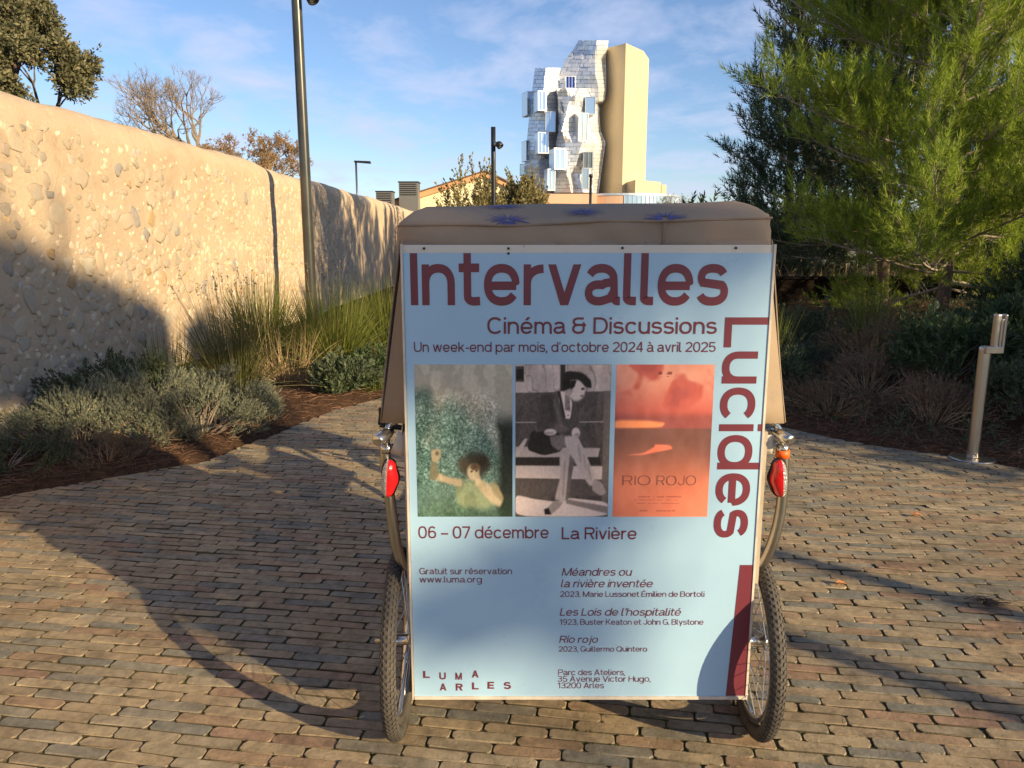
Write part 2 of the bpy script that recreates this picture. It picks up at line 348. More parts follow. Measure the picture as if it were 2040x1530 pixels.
rest = np.array([k for k in range(n) if k not in first]); m = len(rest)
v = loc[rest] + np.concatenate([rows[rest], np.zeros((m, 1))], 1)[:, None]
F = (np.arange(m) * 24)[:, None, None]
tag(Geo().add(v.reshape(-1, 3), (F + q).reshape(-1, 4), (F + tp).reshape(-1, 8)).obj('brick_paving', BRICK, pave), kind='stuff')

# ---------------------------------------------------------------- foliage builders
def shoot_tpl(K, L, nl, nw, ang, leaf=False, r_=None, bare=.0, up=0):
    """A shoot along +Z carrying K needles (or leaves)."""
    r_ = r_ or rng; t = np.sort(r_.uniform(bare, 1, K)); a = r_.random(K) * 2 * math.pi + np.arange(K) * 2.4
    th = ang * (1.05 - .55 * t) * r_.uniform(.75, 1.25, K)
    d = np.stack([np.cos(a) * np.sin(th), np.sin(a) * np.sin(th), np.cos(th)], 1)
    b = np.column_stack([np.zeros(K), np.zeros(K), t * L]); l = nl * r_.uniform(.7, 1.15, K)[:, None]
    s = np.cross(d, r_.normal(0, 1, (K, 3))); s /= np.linalg.norm(s, axis=1, keepdims=True)
    if leaf:
        v = np.stack([b, b + d * l * .5 + s * nw, b + d * l, b + d * l * .5 - s * nw], 1)
        f = np.arange(K)[:, None] * 4 + np.array([[0, 1, 2, 3]])
    else:
        v = np.stack([b - s * nw * .5, b + s * nw * .5, b + d * l], 1); f = np.arange(K)[:, None] * 3 + np.array([[0, 1, 2]])
    return v.reshape(-1, 3), f
def place(g, tpls, P, D, S, mat=0):
    P = np.asarray(P, float); D = np.asarray(D, float); S = np.broadcast_to(np.asarray(S, float), (len(P),)); D, U, W = frames(D)
    pick = rng.integers(0, len(tpls), len(P)); ph = rng.random(len(P)) * 6.283
    U2 = U * np.cos(ph)[:, None] + W * np.sin(ph)[:, None]; W2 = np.cross(D, U2)
    for k, (v, f) in enumerate(tpls):
        q = np.where(pick == k)[0]
        if not len(q): continue
        X = P[q][:, None] + S[q][:, None, None] * (v[None, :, :1] * U2[q][:, None] + v[None, :, 1:2] * W2[q][:, None] + v[None, :, 2:] * D[q][:, None])
        g.add(X.reshape(-1, 3), ((np.arange(len(q)) * len(v))[:, None, None] + f[None]).reshape(-1, f.shape[1]), mat=mat)
def unit(v): return v / np.maximum(np.linalg.norm(v, axis=-1, keepdims=True), 1e-9)

def mound(name, c, rx, ry, h, n, tpls, mat, label, cat, base=0, group=None, up=.6, dry=None, hollow=.55, scale=1.0):
    """A low shrub: shoots through a dome, with a few woody stems below."""
    t = thing(name, label, cat, c, group)
    a = rng.random(n) * 6.283; r_ = np.sqrt(rng.random(n)); k = 1 + .28 * np.sin(a * 3 + c[0] * 7) + .12 * np.sin(a * 7 + c[1] * 5)
    x, y = np.cos(a) * r_ * rx * k, np.sin(a) * r_ * ry * k
    top = h * np.sqrt(np.maximum(0, 1 - r_ ** 2.4)) * (1 + .42 * vnoise(x + c[0], y + c[1], 2.6 / max(rx, .3)))
    keep = vnoise(x + c[0] * 3, y + c[1], 2.4 / max(rx, .3)) > -.45; x, y, r_, top = x[keep], y[keep], r_[keep], top[keep]; n = len(x)
    z = base + top * (hollow + (1 - hollow) * rng.random(n)) * .92
    D = unit(np.column_stack([x / rx, y / ry, np.full(n, up + .25)]) + rng.normal(0, .28, (n, 3)))
    P = np.column_stack([x, y, z]); g = Geo(); place(g, tpls, P - D * .04, D, rng.uniform(.7, 1.25, n) * scale)
    fo = link('foliage', g.mesh('foliage', mat), t, (0, 0, 0))
    g = Geo(); m = max(10, n // 12); j = rng.integers(0, n, m); B = P[j] * [.25, .25, 0] + [0, 0, -.02]
    mid = (B + P[j]) / 2 + rng.normal(0, .03, (m, 3)); tubes(g, B, mid, .006, .004, 4); tubes(g, mid, P[j], .004, .002, 4)
    tag(link('stems', g.mesh('stems', dry or TWIG), t, (0, 0, 0)), kind='stuff'); return t

def blades(name, c, r0, Lr, n, spread, mat, label, width=.006, droop=.5, group=None, lean=(0, 0), heads=0, bias=None):
    t = thing(name, label, 'grass clump', c, group); g = Geo()
    a = rng.random(n) * 6.283; r_ = np.sqrt(rng.random(n)) * r0
    B = np.column_stack([np.cos(a) * r_, np.sin(a) * r_, np.full(n, -.02)])
    a2 = a + rng.normal(0, .5, n); tl = np.abs(rng.normal(0, 1, n)) * spread; tl = np.minimum(tl, 1.25)
    D = np.column_stack([np.cos(a2) * np.sin(tl) + lean[0], np.sin(a2) * np.sin(tl) + lean[1], np.cos(tl)]); D = unit(D)
    L = rng.uniform(*Lr, n) * (1 - .18 * tl); S = unit(np.cross(D, rng.normal(0, 1, (n, 3)))); K = 6
    tt = np.linspace(0, 1, K + 1)[None, :, None]; dr = droop * rng.uniform(.3, 1.2, n)[:, None, None] * (np.sin(tl)[:, None, None] + .12)
    P = B[:, None] + D[:, None] * L[:, None, None] * tt; P[..., 2:] -= dr * L[:, None, None] * tt ** 2.2
    P[..., :2] += (D[:, None, :2] * L[:, None, None] * .12 * tt ** 2); P[..., 2] = np.maximum(P[..., 2], -.01)
    wd = width * rng.uniform(.6, 1.3, n)[:, None, None] * (1 - tt ** 1.6 * .9) / 2
    V = np.stack([P - S[:, None] * wd, P + S[:, None] * wd], 2).reshape(-1, 3)
    k = np.arange(K); f = np.stack([2 * k, 2 * k + 1, 2 * k + 3, 2 * k + 2], 1)
    F = (np.arange(n) * 2 * (K + 1))[:, None, None] + f; g.add(V, F.reshape(-1, 4))
    link('blades', g.mesh('blades', mat), t, (0, 0, 0))
    if heads:
        g = Geo(); q = np.argsort(-P[:, -1, 2])[:heads * 3]; q = rng.choice(q, heads, replace=False); H = P[q, -1]
        dd = unit(P[q, -1] - P[q, -2]); tubes(g, H - dd * .25 * L[q][:, None], H + dd * .1, .0022, .0012, 3)
        HP = np.repeat(H, 5, 0) + np.repeat(dd, 5, 0) * rng.uniform(-.05, .1, (heads * 5, 1)) + rng.normal(0, .008, (heads * 5, 3))
        place(g, [shoot_tpl(5, .02, .013, .004, .9, True)], HP, unit(np.repeat(dd, 5, 0) + rng.normal(0, .5, (heads * 5, 3))), 1)
        link('seed_heads', g.mesh('seed_heads', TWIG), t, (0, 0, 0))
    return t

def limb_path(p, d, L, n, curl=.0, wob=.12):
    out = [np.array(p, float)]; d = np.array(d, float); d /= np.linalg.norm(d)
    for k in range(n):
        d = d + np.array([0, 0, curl]) / n + rng.normal(0, wob, 3) / n * 2; d /= np.linalg.norm(d); out.append(out[-1] + d * L / n)
    return np.array(out), d
def seg(g, path, r0, r1, n=5, mat=0):
    m = len(path) - 1; rr_ = np.linspace(r0, r1, m + 1); tubes(g, path[:-1], path[1:], rr_[:-1], rr_[1:], n, mat)

def pine(name, base, H, rmax, nb, mats, label, z0=.5, peak=.35, dens=1.0, tpls=None, trunk_r=.11, shoot=1.0, lean=(0, 0), cat='tree', group=None, flat=0):
    """Trunk, whorled limbs that sweep up, twigs and needle shoots."""
    t = thing(name, label, cat, base, group); gt = Geo(); gl = Geo(); P, D, S = [], [], []
    ks = np.linspace(0, 1, 14); tp = np.column_stack([lean[0] * ks + .05 * np.sin(ks * 7), lean[1] * ks + .05 * np.cos(ks * 5), ks * H - .1])
    pipe(gt, tp, trunk_r * (1 - ks * .88), 10)
    for b in range(nb):
        f = (b + .5) / nb; hz = z0 + (H - z0) * f ** 1.25
        prof = min(1, .78 + .22 * f / peak) if f < peak else max(.10, (1 - ((f - peak) / (1 - peak)) ** 1.35)) * .97 + .03
        L = rmax * prof * rng.uniform(.75, 1.12); az = b * 2.4 + rng.normal(0, .3); el = R(-12 + 68 * f) + rng.normal(0, .12)
        o = np.array([np.interp(hz, tp[:, 2], tp[:, 0]), np.interp(hz, tp[:, 2], tp[:, 1]), hz])
        d = np.array([math.cos(az) * math.cos(el), math.sin(az) * math.cos(el), math.sin(el)])
        path, de = limb_path(o, d, L, 7, curl=.42, wob=.25); seg(gl, path, trunk_r * .24 * (1 - f * .6), .007, 5)
        ns = max(4, int(13 * dens * L))
        for s_ in range(ns):
            q = .12 + .88 * (s_ + rng.random()) / ns; i0 = min(6, int(q * 7)); p = path[i0] + (path[i0 + 1] - path[i0]) * (q * 7 - i0)
            dirl = unit(path[i0 + 1] - path[i0]); side = unit(np.cross(dirl, rng.normal(0, 1, 3))); dd = unit(dirl * .75 + side * .85 + np.array([0, 0, .45]))
            l2 = (L * .6 + .5) * rng.uniform(.16, .36) * (1.25 - q * .5); sp, _ = limb_path(p, dd, l2, 3, curl=.5, wob=.3); seg(gl, sp, .006, .003, 4)
            m = max(4, int(l2 * 13 * dens)); w_ = rng.uniform(.15, 1, m); j = np.minimum(2, (w_ * 3).astype(int)); pp = sp[j] + (sp[j + 1] - sp[j]) * (w_ * 3 - j)[:, None]
            P.append(pp); D.append(unit(unit(sp[j + 1] - sp[j]) * .6 + rng.normal(0, .42, (m, 3)) + [0, 0, .75])); S.append(rng.uniform(.65, 1.1, m) * shoot)
            P.append(sp[-1:]); D.append(unit(dd + [0, 0, .8])[None]); S.append(np.array([shoot * 1.2]))
        P.append(path[-1:]); D.append(unit(de + [0, 0, .5])[None]); S.append(np.array([shoot * 1.3]))
    P.append(tp[-1:]); D.append(np.array([[0, 0, 1.]])); S.append(np.array([shoot * 1.4]))
    link('trunk', gt.mesh('trunk', BARK, True), t, (0, 0, 0)); link('limbs', gl.mesh('limbs', BARKP, True), t, (0, 0, 0))
    g = Geo(); place(g, tpls, np.concatenate(P), np.concatenate(D), np.concatenate(S)); print(name, 'shoots', sum(map(len, P)))
    link('crown', g.mesh('crown', mats), t, (0, 0, 0)); return t

def branchy(name, base, H, spread, label, barkm, leafm=None, tpls=None, depth=5, leafn=3, r0=.1, cat='tree', lsc=1, split=3, trunk=.3, group=None, up=.25):
    t = thing(name, label, cat, base, group); gl = Geo(); gt = Geo(); tips, tdir = [], []
    path, d = limb_path((0, 0, -.1), (0, 0, 1), H * trunk, 4, 0, .1); seg(gt, path, r0, r0 * .75, 9)
    st = [(path[-1], d, H * (1 - trunk) * .42, r0 * .7, 0)]
    while st:
        p, d, L, r_, k = st.pop()
        for _ in range(split if k else split + 2):
            nd = unit(d + unit(rng.normal(0, 1, 3)) * spread * (1.25 if k == 0 else 1) + np.array([0, 0, up])); l = L * rng.uniform(.6, 1.15)
            pt, e = limb_path(p, nd, l, 4, curl=.12, wob=.35); seg(gl, pt, r_, r_ * .55, 5 if k < 2 else 3)
            if k + 1 < depth: st.append((pt[-1], e, L * .66, r_ * .55, k + 1))
            if k + 1 >= depth - 1: tips += [pt[-1], pt[-2]]; tdir += [e, e]
    link('trunk', gt.mesh('trunk', barkm, True), t, (0, 0, 0)); link('limbs', gl.mesh('limbs', barkm), t, (0, 0, 0))
    if leafm:
        g = Geo(); T_ = np.repeat(np.array(tips), leafn, 0); n = len(T_); print(name, 'tips', n)
        place(g, tpls, T_ + rng.normal(0, .05 * lsc, (n, 3)), unit(np.repeat(np.array(tdir), leafn, 0) + rng.normal(0, .6, (n, 3))), rng.uniform(.6, 1.2, n) * lsc)
        link('crown', g.mesh('crown', leafm), t, (0, 0, 0))
    return t
def leaf_mass(g, c, r_, n, size, squash=(1, 1, 1)):
    d = unit(rng.normal(0, 1, (n, 3))) * (rng.random((n, 1)) ** .45) * r_ * np.array(squash)
    place(g, LEAF_BIG, d + np.array(c), unit(rng.normal(0, 1, (n, 3))), size)
NT = [shoot_tpl(32, .23, .095, .0078, .82) for _ in range(5)]
NTD = [shoot_tpl(24, .24, .10, .0115, .85) for _ in range(4)]
NTF = [shoot_tpl(16, .26, .13, .016, .9) for _ in range(4)]
LEAF_BIG = [shoot_tpl(5, .10, .10, .03, 1.2, True) for _ in range(3)]
OAKT = [shoot_tpl(9, .16, .07, .018, 1.1, True) for _ in range(4)]
SANT = [shoot_tpl(22, .12, .024, .0065, .7) for _ in range(4)]
ROST = [shoot_tpl(18, .14, .034, .0055, .8, True) for _ in range(4)]
EUPT = [shoot_tpl(20, .20, .055, .007, 1.0, True, bare=.2) for _ in range(4)]
HEAT = [shoot_tpl(18, .13, .022, .004, .5) for _ in range(4)]

# ---------------------------------------------------------------- stone wall
WX, WH = -3.9, 2.7
def wx(y, z): return WX + .035 * fbm(y, z, .55, 2) + .014 * fbm(y + 5, z, 3.1, 2)
def wtop(y): return WH + .035 * fbm(y, 3, .35, 2) + .012 * fbm(y, 9, 2.2, 2)
yy = np.concatenate([np.arange(-6, 2.5, .4), np.arange(2.5, 15, .06), np.arange(15, 34.01, .25)])
prof = [(0, t, 0) for t in np.linspace(-.05, .90, 46)] + [(.01, .925, 0), (.035, .95, 0), (.08, .972, 0), (.15, .99, 0), (.25, 1.0, 0), (.36, .99, 0), (.45, .965, 0), (.5, .92, 0), (.52, .85, 0), (.52, -.05, 0)]
V = np.zeros((len(yy), len(prof), 3))
for k, (dx, f, _) in enumerate(prof):
    z = wtop(yy) * f; fr = wx(yy, z) if dx < .3 else wx(yy + 40, z)
    V[:, k, 0] = fr - dx; V[:, k, 1] = yy; V[:, k, 2] = z + (.012 * vnoise(yy, dx * 5, 2.5) if f > .9 else 0)
wall = thing('stone_wall', 'long rubble stone wall in tan mortar with rounded top on the left', 'wall', (WX, 8, 0))
g = Geo(); grid(g, V, flip=True)
i = np.arange(len(prof)); g.faces.append((np.array([i[::-1]]), 0)); g.faces.append((np.array([i]) + (len(yy) - 1) * len(prof), 0))
g.obj('mortar_face', MORTAR, wall, True)
def stone_tpl():
    k = 11; a = np.arange(k) * 2 * math.pi / k; rad = np.exp(rng.normal(0, .2, k)); e = 1.35
    o = np.stack([np.sign(np.cos(a)) * np.abs(np.cos(a)) ** (2 / 2.6), np.sign(np.sin(a)) * np.abs(np.sin(a)) ** (2 / 2.6)], 1) * rad[:, None]
    rings = [np.column_stack([np.full(k, d), o * s]) for d, s in ((-.03, 1.03), (-.001, 1.0), (.004, .9), (.007, .6))]
    rings[1][:, 0] += rng.normal(0, .002, k); rings[2][:, 0] += rng.normal(0, .002, k); rings[3][:, 0] += rng.normal(0, .003, k)
    v = np.concatenate(rings + [np.array([[.008, 0, 0]])]); i = np.arange(k); j = (i + 1) % k
    q = np.concatenate([np.stack([i, j, j + k, i + k], 1) + r_ * k for r_ in range(3)]); t = np.stack([i + 3 * k, j + 3 * k, np.full(k, 4 * k)], 1)
    return v, q, t
ST = [stone_tpl() for _ in range(28)]
cand = []; cells = {}
def free(y, z, r_):
    for a_ in range(-2, 3):
        for b_ in range(-2, 3):
            for (y2, z2, r2) in cells.get((int(y / .15) + a_, int(z / .15) + b_), ()):
                if (y - y2) ** 2 + (z - z2) ** 2 < (.86 * (r_ + r2)) ** 2: return False
    return True
for smin, smax, tries in ((.085, .125, 260), (.06, .085, 1000), (.038, .06, 4200), (.026, .038, 3600), (.016, .025, 2600)):
    for _ in range(tries):
        y = random.uniform(3.6, 19); z = random.uniform(.05, 2.42) if random.random() < .8 else random.uniform(.05, 1.4); r_ = random.uniform(smin, smax)
        if z > 2.1 and r_ > .09: continue
        if vnoise(y, z, .9) < -.62 and z > 1.2: continue
        if random.random() > (.66 if z < 1.4 else .36): continue
        if free(y, z, r_): cells.setdefault((int(y / .15), int(z / .15)), []).append((y, z, r_)); cand.append((y, z, r_))
cand = np.array(cand); inview = (cand[:, 0] > 5.6) & (cand[:, 1] > .25)
order = np.argsort(-np.where(inview, cand[:, 2] / cand[:, 0], 0)); print('stones', len(cand))
SM = [Geo().add(v, q, t).mesh('stone', STONE, True) for v, q, t in ST]; gs = Geo()
for rank, k in enumerate(order):
    y, z, r_ = cand[k]; ti = random.randrange(28); asp = random.uniform(.58, .95); ang = random.gauss(0, .35) if random.random() < .75 else random.uniform(0, 3.1)
    x = float(wx(y, z)); ry, rz_ = r_ * 1.08, r_ * asp
    if rank < 280:
        o = link('stone', SM[ti], wall, (x - WX, y - 8, z)); o.rotation_euler = (ang, 0, 0); o.scale = (1, ry, rz_)
    else:
        v = ST[ti][0] * [.7, ry, rz_]; c, s = math.cos(ang), math.sin(ang)
        v = np.column_stack([v[:, 0] + x, v[:, 1] * c - v[:, 2] * s + y, v[:, 1] * s + v[:, 2] * c + z]); gs.add(v, ST[ti][1], ST[ti][2])
tag(gs.obj('rubble', STONE, wall, True), kind='stuff')

# ---------------------------------------------------------------- tower with metal facade, far off
CREAM = simple('cream_concrete', (.58, .46, .29), .8, var=.05, scale=.3)
CREAMJ = simple('joint_line', (.45, .36, .23), .9, var=.05)
METAL = M('steel_block', (.62, .64, .66), .38, .5); METAL.color(METAL.ramp(METAL.rand(), [(0, (.74, .76, .79)), (.5, (.84, .85, .87)), (1, (.92, .92, .92))])); METAL = METAL.m
GAP = simple('dark_gap', (.26, .27, .30), .6, var=.2, scale=.5)
TGLASS = M('window_glass', (.45, .56, .66), .06, .75).m
BGLASS = M('deep_blue_glass', (.03, .07, .28), .08, .6).m
FRAMEM = simple('window_frame_metal', (.72, .74, .76), .35, .7, var=.05)
PINKW = simple('pinkish_wall', (.62, .40, .26), .85, var=.06, scale=.4)
YT = 195.
tower = thing('tower_building', 'tall crumpled metal and cream concrete tower rising behind the pedicab roof', 'building', at(1180, 400, YT))
def TP(px, py, d): return np.array(at(px, py, YT + d))
def facade(rows_, nv_per=.85, nu_per=1.5):
    """rows_: [(py, [(px, depth) ...])]; steel blocks cover each facet, dark core right behind."""
    core = Geo(); bl = Geo()
    pts = np.array([[TP(px, py, d) for px, d in r_] for py, r_ in rows_])
    back = pts[:, [0, -1]].copy(); back[:, :, 1] += 9
    V = np.concatenate([back[:, :1], pts, back[:, 1:]], 1); Vc = V.copy(); Vc[:, 1:-1, 1] += .35
    grid(core, Vc, flip=False); top = Vc[0]; k = len(top)
    core.add(top, [list(range(k))[::-1]])
    for r_ in range(len(pts) - 1):
        for c_ in range(-1, pts.shape[1]):
            A, B, C, D = V[r_, c_ + 1], V[r_, c_ + 2], V[r_ + 1, c_ + 2], V[r_ + 1, c_ + 1]      # A-B top, D-C bottom
            if c_ in (-1,) : continue
            h = np.linalg.norm((A + B) / 2 - (C + D) / 2); nv = max(1, int(h / nv_per)); wdt = np.linalg.norm(B - A) * .5 + np.linalg.norm(C - D) * .5
            nrm = np.cross(B - A, D - A); nrm /= np.linalg.norm(nrm); nrm = nrm if nrm[1] < 0 or c_ == pts.shape[1] - 1 else -nrm
            nu = max(1, int(wdt / nu_per)); tilt = rng.normal(0, .05, 2)
            for v_ in range(nv):
                ss = (v_ % 2) * .5 / nu
                for u_ in range(nu + (1 if ss else 0)):
                    u0, u1 = max(0, u_ / nu - ss), min(1, (u_ + 1) / nu - ss); v0, v1 = v_ / nv, (v_ + 1) / nv
                    if u1 - u0 < .02: continue
                    e1, e2 = .025 / max(nu, 1) * 2, .08 / nv; u0 += e1 / 2; u1 -= e1 / 2; v0 += e2 / 2; v1 -= e2 / 2
                    if u1 <= u0: continue
                    bi = lambda u, v: (A * (1 - u) + B * u) * (1 - v) + (D * (1 - u) + C * u) * v
                    q = [bi(u0, v1), bi(u1, v1), bi(u1, v0), bi(u0, v0)]; j1, j2 = rng.normal(.08, .05), rng.normal(0, .012)
                    f = [p + nrm * (j1 + (j2 if kk in (2, 3) else -j2)) for kk, p in enumerate(q)]
                    bkd = [p - nrm * .2 for p in q]; bl.add(np.array(bkd + f), BOXF)
    core.obj('facade_core', GAP, tower)
    return bl
bl1 = facade([(135, [(1066, 4), (1088, 0), (1117, 5)]), (190, [(1059, 4), (1083, -1.5), (1113, 3)]), (240, [(1054, 4), (1087, 0), (1111, 3)]), (300, [(1049, 4), (1080, -1), (1108, 3)]), (325, [(1048, 5), (1072, 1.5), (1100, 3)]), (330, [(1037, 4), (1070, -2), (1112, 3)]), (392, [(1046, 4), (1084, -1), (1112, 3)])])
bl2 = facade([(80, [(1153, 5), (1172, 2), (1190, 0), (1211, 6)]), (100, [(1142, 5), (1165, 3), (1188, 0), (1208, 6)]), (118, [(1127, 5), (1160, 2), (1186, .5), (1205, 7)]), (150, [(1116, 4), (1150, 2), (1187, -1), (1206, 6)]), (175, [(1112, 4), (1150, 2), (1193, -1), (1206, 5)]), (200, [(1110, 4), (1160, 3), (1194, 0), (1203, 5)]), (204, [(1110, 4), (1160, 3), (1180, 2), (1190, 5)]), (262, [(1110, 4), (1160, 3), (1184, 1), (1195, 6)]), (285, [(1110, 4), (1160, 3), (1188, 1), (1205, 6)]), (330, [(1110, 4), (1160, 3), (1184, 1), (1198, 6)]), (392, [(1110, 4), (1160, 3), (1181, 1), (1190, 6)])])
bl3 = facade([(176, [(1108, -1), (1126, -5), (1152, -2), (1174, 2)]), (192, [(1112, -1), (1134, -4), (1146, -5), (1178, 1)]), (235, [(1113, -1), (1128, -5), (1140, -3), (1189, 2)]), (262, [(1113, -2), (1120, -6), (1146, -2), (1188, 3)]), (285, [(1108, -1), (1126, -4), (1160, -6), (1194, 2)]), (330, [(1110, -1), (1128, -5), (1146, -5), (1180, 2)]), (345, [(1106, -1), (1130, -6), (1142, -3), (1180, 2)]), (384, [(1104, -1), (1140, -5), (1146, -4), (1182, 1)])])
for b_ in (bl1, bl2, bl3): tag(b_.obj('steel_blocks', METAL, tower), kind='stuff')
wins = [(1127, 152, 1152, 176, 2.0, 4, 1), (1072, 182, 1088, 220, -1.8, 2, 0), (1050, 182, 1060, 229, 3.4, 1, 0), (1087, 223, 1106, 262, -1.5, 2, 0), (1072, 264, 1093, 305, -2.0, 3, 0), (1048, 280, 1056, 320, 3.2, 1, 0), (1104, 296, 1127, 337, -6.2, 2, 0), (1036, 327, 1053, 348, 2.6, 2, 0), (1091, 337, 1106, 379, -6.0, 2, 0), (1166, 193, 1186, 227, -2.4, 1, 0), (1152, 226, 1172, 281, -5.6, 2, 0), (1162, 303, 1181, 335, -6.2, 2, 0), (1159, 336, 1173, 376, -6.4, 1, 0)]
for x0, y0, x1, y1, d, nm, deep in wins:
    a_, b_ = TP(x0, y1, d), TP(x1, y0, d); w_, h_ = b_[0] - a_[0], b_[2] - a_[2]; cx, cz, cy = (a_[0] + b_[0]) / 2, (a_[2] + b_[2]) / 2, a_[1]
    rot = Matrix.Rotation(R(random.uniform(-10, 24)), 3, 'Z') @ Matrix.Rotation(R(random.uniform(-4, 4)), 3, 'X')
    def bx(g, o, s): oo = rot @ Vector(o); box(g, (cx + oo.x, cy + oo.y, cz + oo.z), s, rot)
    g = Geo(); t_ = .16
    bx(g, (0, 1.6, h_ / 2), (w_ + .2, 3.4, t_)); bx(g, (0, 1.6, -h_ / 2), (w_ + .2, 3.4, t_)); bx(g, (-w_ / 2, 1.6, 0), (t_, 3.4, h_ - .2)); bx(g, (w_ / 2, 1.6, 0), (t_, 3.4, h_ - .2))
    for k in range(1, nm): bx(g, (-w_ / 2 + w_ * k / nm, -.02, 0), (.1, .12, h_ - .2))
    f = g.obj('window', FRAMEM, tower)
    g = Geo(); bx(g, (0, .12, 0), (w_ - .2, .06, h_ - .2)); g.obj('pane', BGLASS if deep else TGLASS, f)
g = Geo()                                                # cream concrete core
def prism(g, foot, py_tops, py_bot, mat=0):
    lo = [np.array(at(px, py_bot, YT + d)) for px, d in foot]; hi = []
    for (px, d), pt in zip(foot, py_tops): q = np.array(at(px, pt, YT + d)); hi.append(q)
    lo = [np.array([h[0], h[1], l[2]]) for h, l in zip(hi, lo)]; n = len(foot); i = list(range(n))
    g.add(np.array(lo + hi), [i[::-1]], [[k + n for k in i]], [[k, (k + 1) % n, (k + 1) % n + n, k + n] for k in i], mat=mat)
prism(g, [(1247, 0), (1280.5, 4.2), (1281.5, 5.2), (1293, 7.5), (1262, 26), (1196, 11)], [86, 101, 101, 118, 118, 99], 400)
g.obj('concrete_core', CREAM, tower)
g = Geo(); prism(g, [(1266, -3), (1317, 6), (1310, 22), (1218, 8)], [358, 363, 363, 372], 402); g.obj('annex', CREAM, tower)
g = Geo(); prism(g, [(1318, 8), (1328, 10), (1326, 22), (1314, 22)], [368, 368, 368, 368], 402); g.obj('annex', PINKW, tower)
c0 = at(1265, 392, YT - 8); rd = 15.0; cen = np.array([c0.x - 1.5, c0.y + rd, 0]); zt = at(1265, 385, YT - 8).z; zb = zt - 7
gd, gf, gw = Geo(), Geo(), Geo()
for k in range(44):
    a0, a1 = R(-180 + k * 180 / 44), R(-180 + (k + 1) * 180 / 44)
    p = [cen + np.array([math.cos(q) * rd, math.sin(q) * rd, 0]) for q in (a0, a1)]
    gl_ = k > 20; tgt = gd if gl_ else gw; tgt.add([p[0] + [0, 0, zb], p[1] + [0, 0, zb], p[1] + [0, 0, zt - .5], p[0] + [0, 0, zt - .5]], [[0, 1, 2, 3]])
    if gl_: m_ = cen + (p[0] - cen) * 1.004; box(gf, m_ + [0, 0, (zt + zb) / 2 - .3], (.16, .16, zt - zb - .5))
lathe(gf, [(rd * .98, 0), (rd * 1.012, 0), (rd * 1.012, .5), (rd * .98, .5)], cen + [0, 0, zt - .45], cen + [0, 0, zt], 64)
drum = gd.obj('drum_glazing', TGLASS, tower); gf.obj('drum_frame', FRAMEM, drum); gw.obj('drum_wall', PINKW, tower)
g = Geo(); A0, A1 = at(1045, 386, YT - 9), at(1190, 383, YT - 9); box(g, ((A0.x + A1.x) / 2, YT - 6, A0.z - 4), (A1.x - A0.x, 6, 8)); g.obj('base_wing', PINKW, tower)

# ---------------------------------------------------------------- gabled building and its roof vents
YB = 62.
house = thing('gabled_building', 'low cream gabled building with orange roof edge beyond the wall end', 'building', at(900, 420, YB))
rl, rt, rr_ = at(765, 404, YB), at(968, 340, YB), at(1082, 396, YB)
g = Geo(); P8 = []
pts = [(rl.x, 0), (rr_.x, 0), (rr_.x, rr_.z - .45), (rt.x, rt.z - .45), (rl.x, rl.z - .45)]
n = 5; g.add([[x, YB, z] for x, z in pts] + [[x, YB + 22, z] for x, z in pts], [[0, 1, 2, 3, 4]], [[9, 8, 7, 6, 5]], [[k, k + 5, (k + 1) % 5 + 5, (k + 1) % 5] for k in range(5)])
g.obj('gable_wall', simple('cream_render', (.80, .70, .44), .85, var=.05, scale=.5), house)
g = Geo()
for A_, B_ in ((rl, rt), (rt, rr_)):
    d_ = (B_ - A_).normalized(); e = .25
    A2, B2 = (A_ - d_ * .9, B_) if A_ is rl else (A_, B_ + d_ * .9)
    hexa(g, [[A2.x, YB - e, A2.z - .5], [B2.x, YB - e, B2.z - .5], [B2.x, YB + 22, B2.z - .5], [A2.x, YB + 22, A2.z - .5], [A2.x, YB - e, A2.z - .06], [B2.x, YB - e, B2.z - .06], [B2.x, YB + 22, B2.z - .06], [A2.x, YB + 22, A2.z - .06]])
roof = g.obj('roof', simple('orange_render', (.66, .33, .16), .8, var=.15, scale=2), house)
g = Geo()
for A_, B_ in ((rl, rt), (rt, rr_)):
    hexa(g, [[A_.x - .9 * (A_ is rl), YB - .4, A_.z - .056 - .3 * (A_ is rl)], [B_.x, YB - .4, B_.z - .056], [B_.x, YB + 22, B_.z - .056], [A_.x - .9 * (A_ is rl), YB + 22, A_.z - .056 - .3 * (A_ is rl)], [A_.x - .9 * (A_ is rl), YB - .4, A_.z + .04 - .3 * (A_ is rl)], [B_.x, YB - .4, B_.z + .04], [B_.x, YB + 22, B_.z + .04], [A_.x - .9 * (A_ is rl), YB + 22, A_.z + .04 - .3 * (A_ is rl)]])
g.obj('roof_tiles', simple('dark_tiles', (.16, .10, .08), .8, var=.2, scale=3), roof)
VENT = simple('grey_louvre', (.17, .165, .16), .6, .3, var=.1)
def vent(x0, y0, x1, y1, Y, label):
    a_, b_ = at(x0, y1, Y), at(x1, y0, Y); w_, h_ = b_.x - a_.x, b_.z - a_.z; zb_ = 3.0
    t = thing('roof_vent', label, 'roof vent', ((a_.x + b_.x) / 2, Y + w_ / 2, zb_))
    g = Geo(); box(g, ((a_.x + b_.x) / 2, Y + w_ / 2, (b_.z + zb_) / 2), (w_, w_, b_.z - zb_)); g.obj('casing', VENT, t)
    g = Geo(); box(g, ((a_.x + b_.x) / 2, Y + w_ / 2, b_.z + .03), (w_ * 1.08, w_ * 1.08, .07)); g.obj('lid', BLACKM, t)
    g = Geo()
    for k in range(6): box(g, ((a_.x + b_.x) / 2, Y - .03, b_.z - .14 - k * .16), (w_ * .86, .05, .05))
    g.obj('louvres', BLACKM, t)
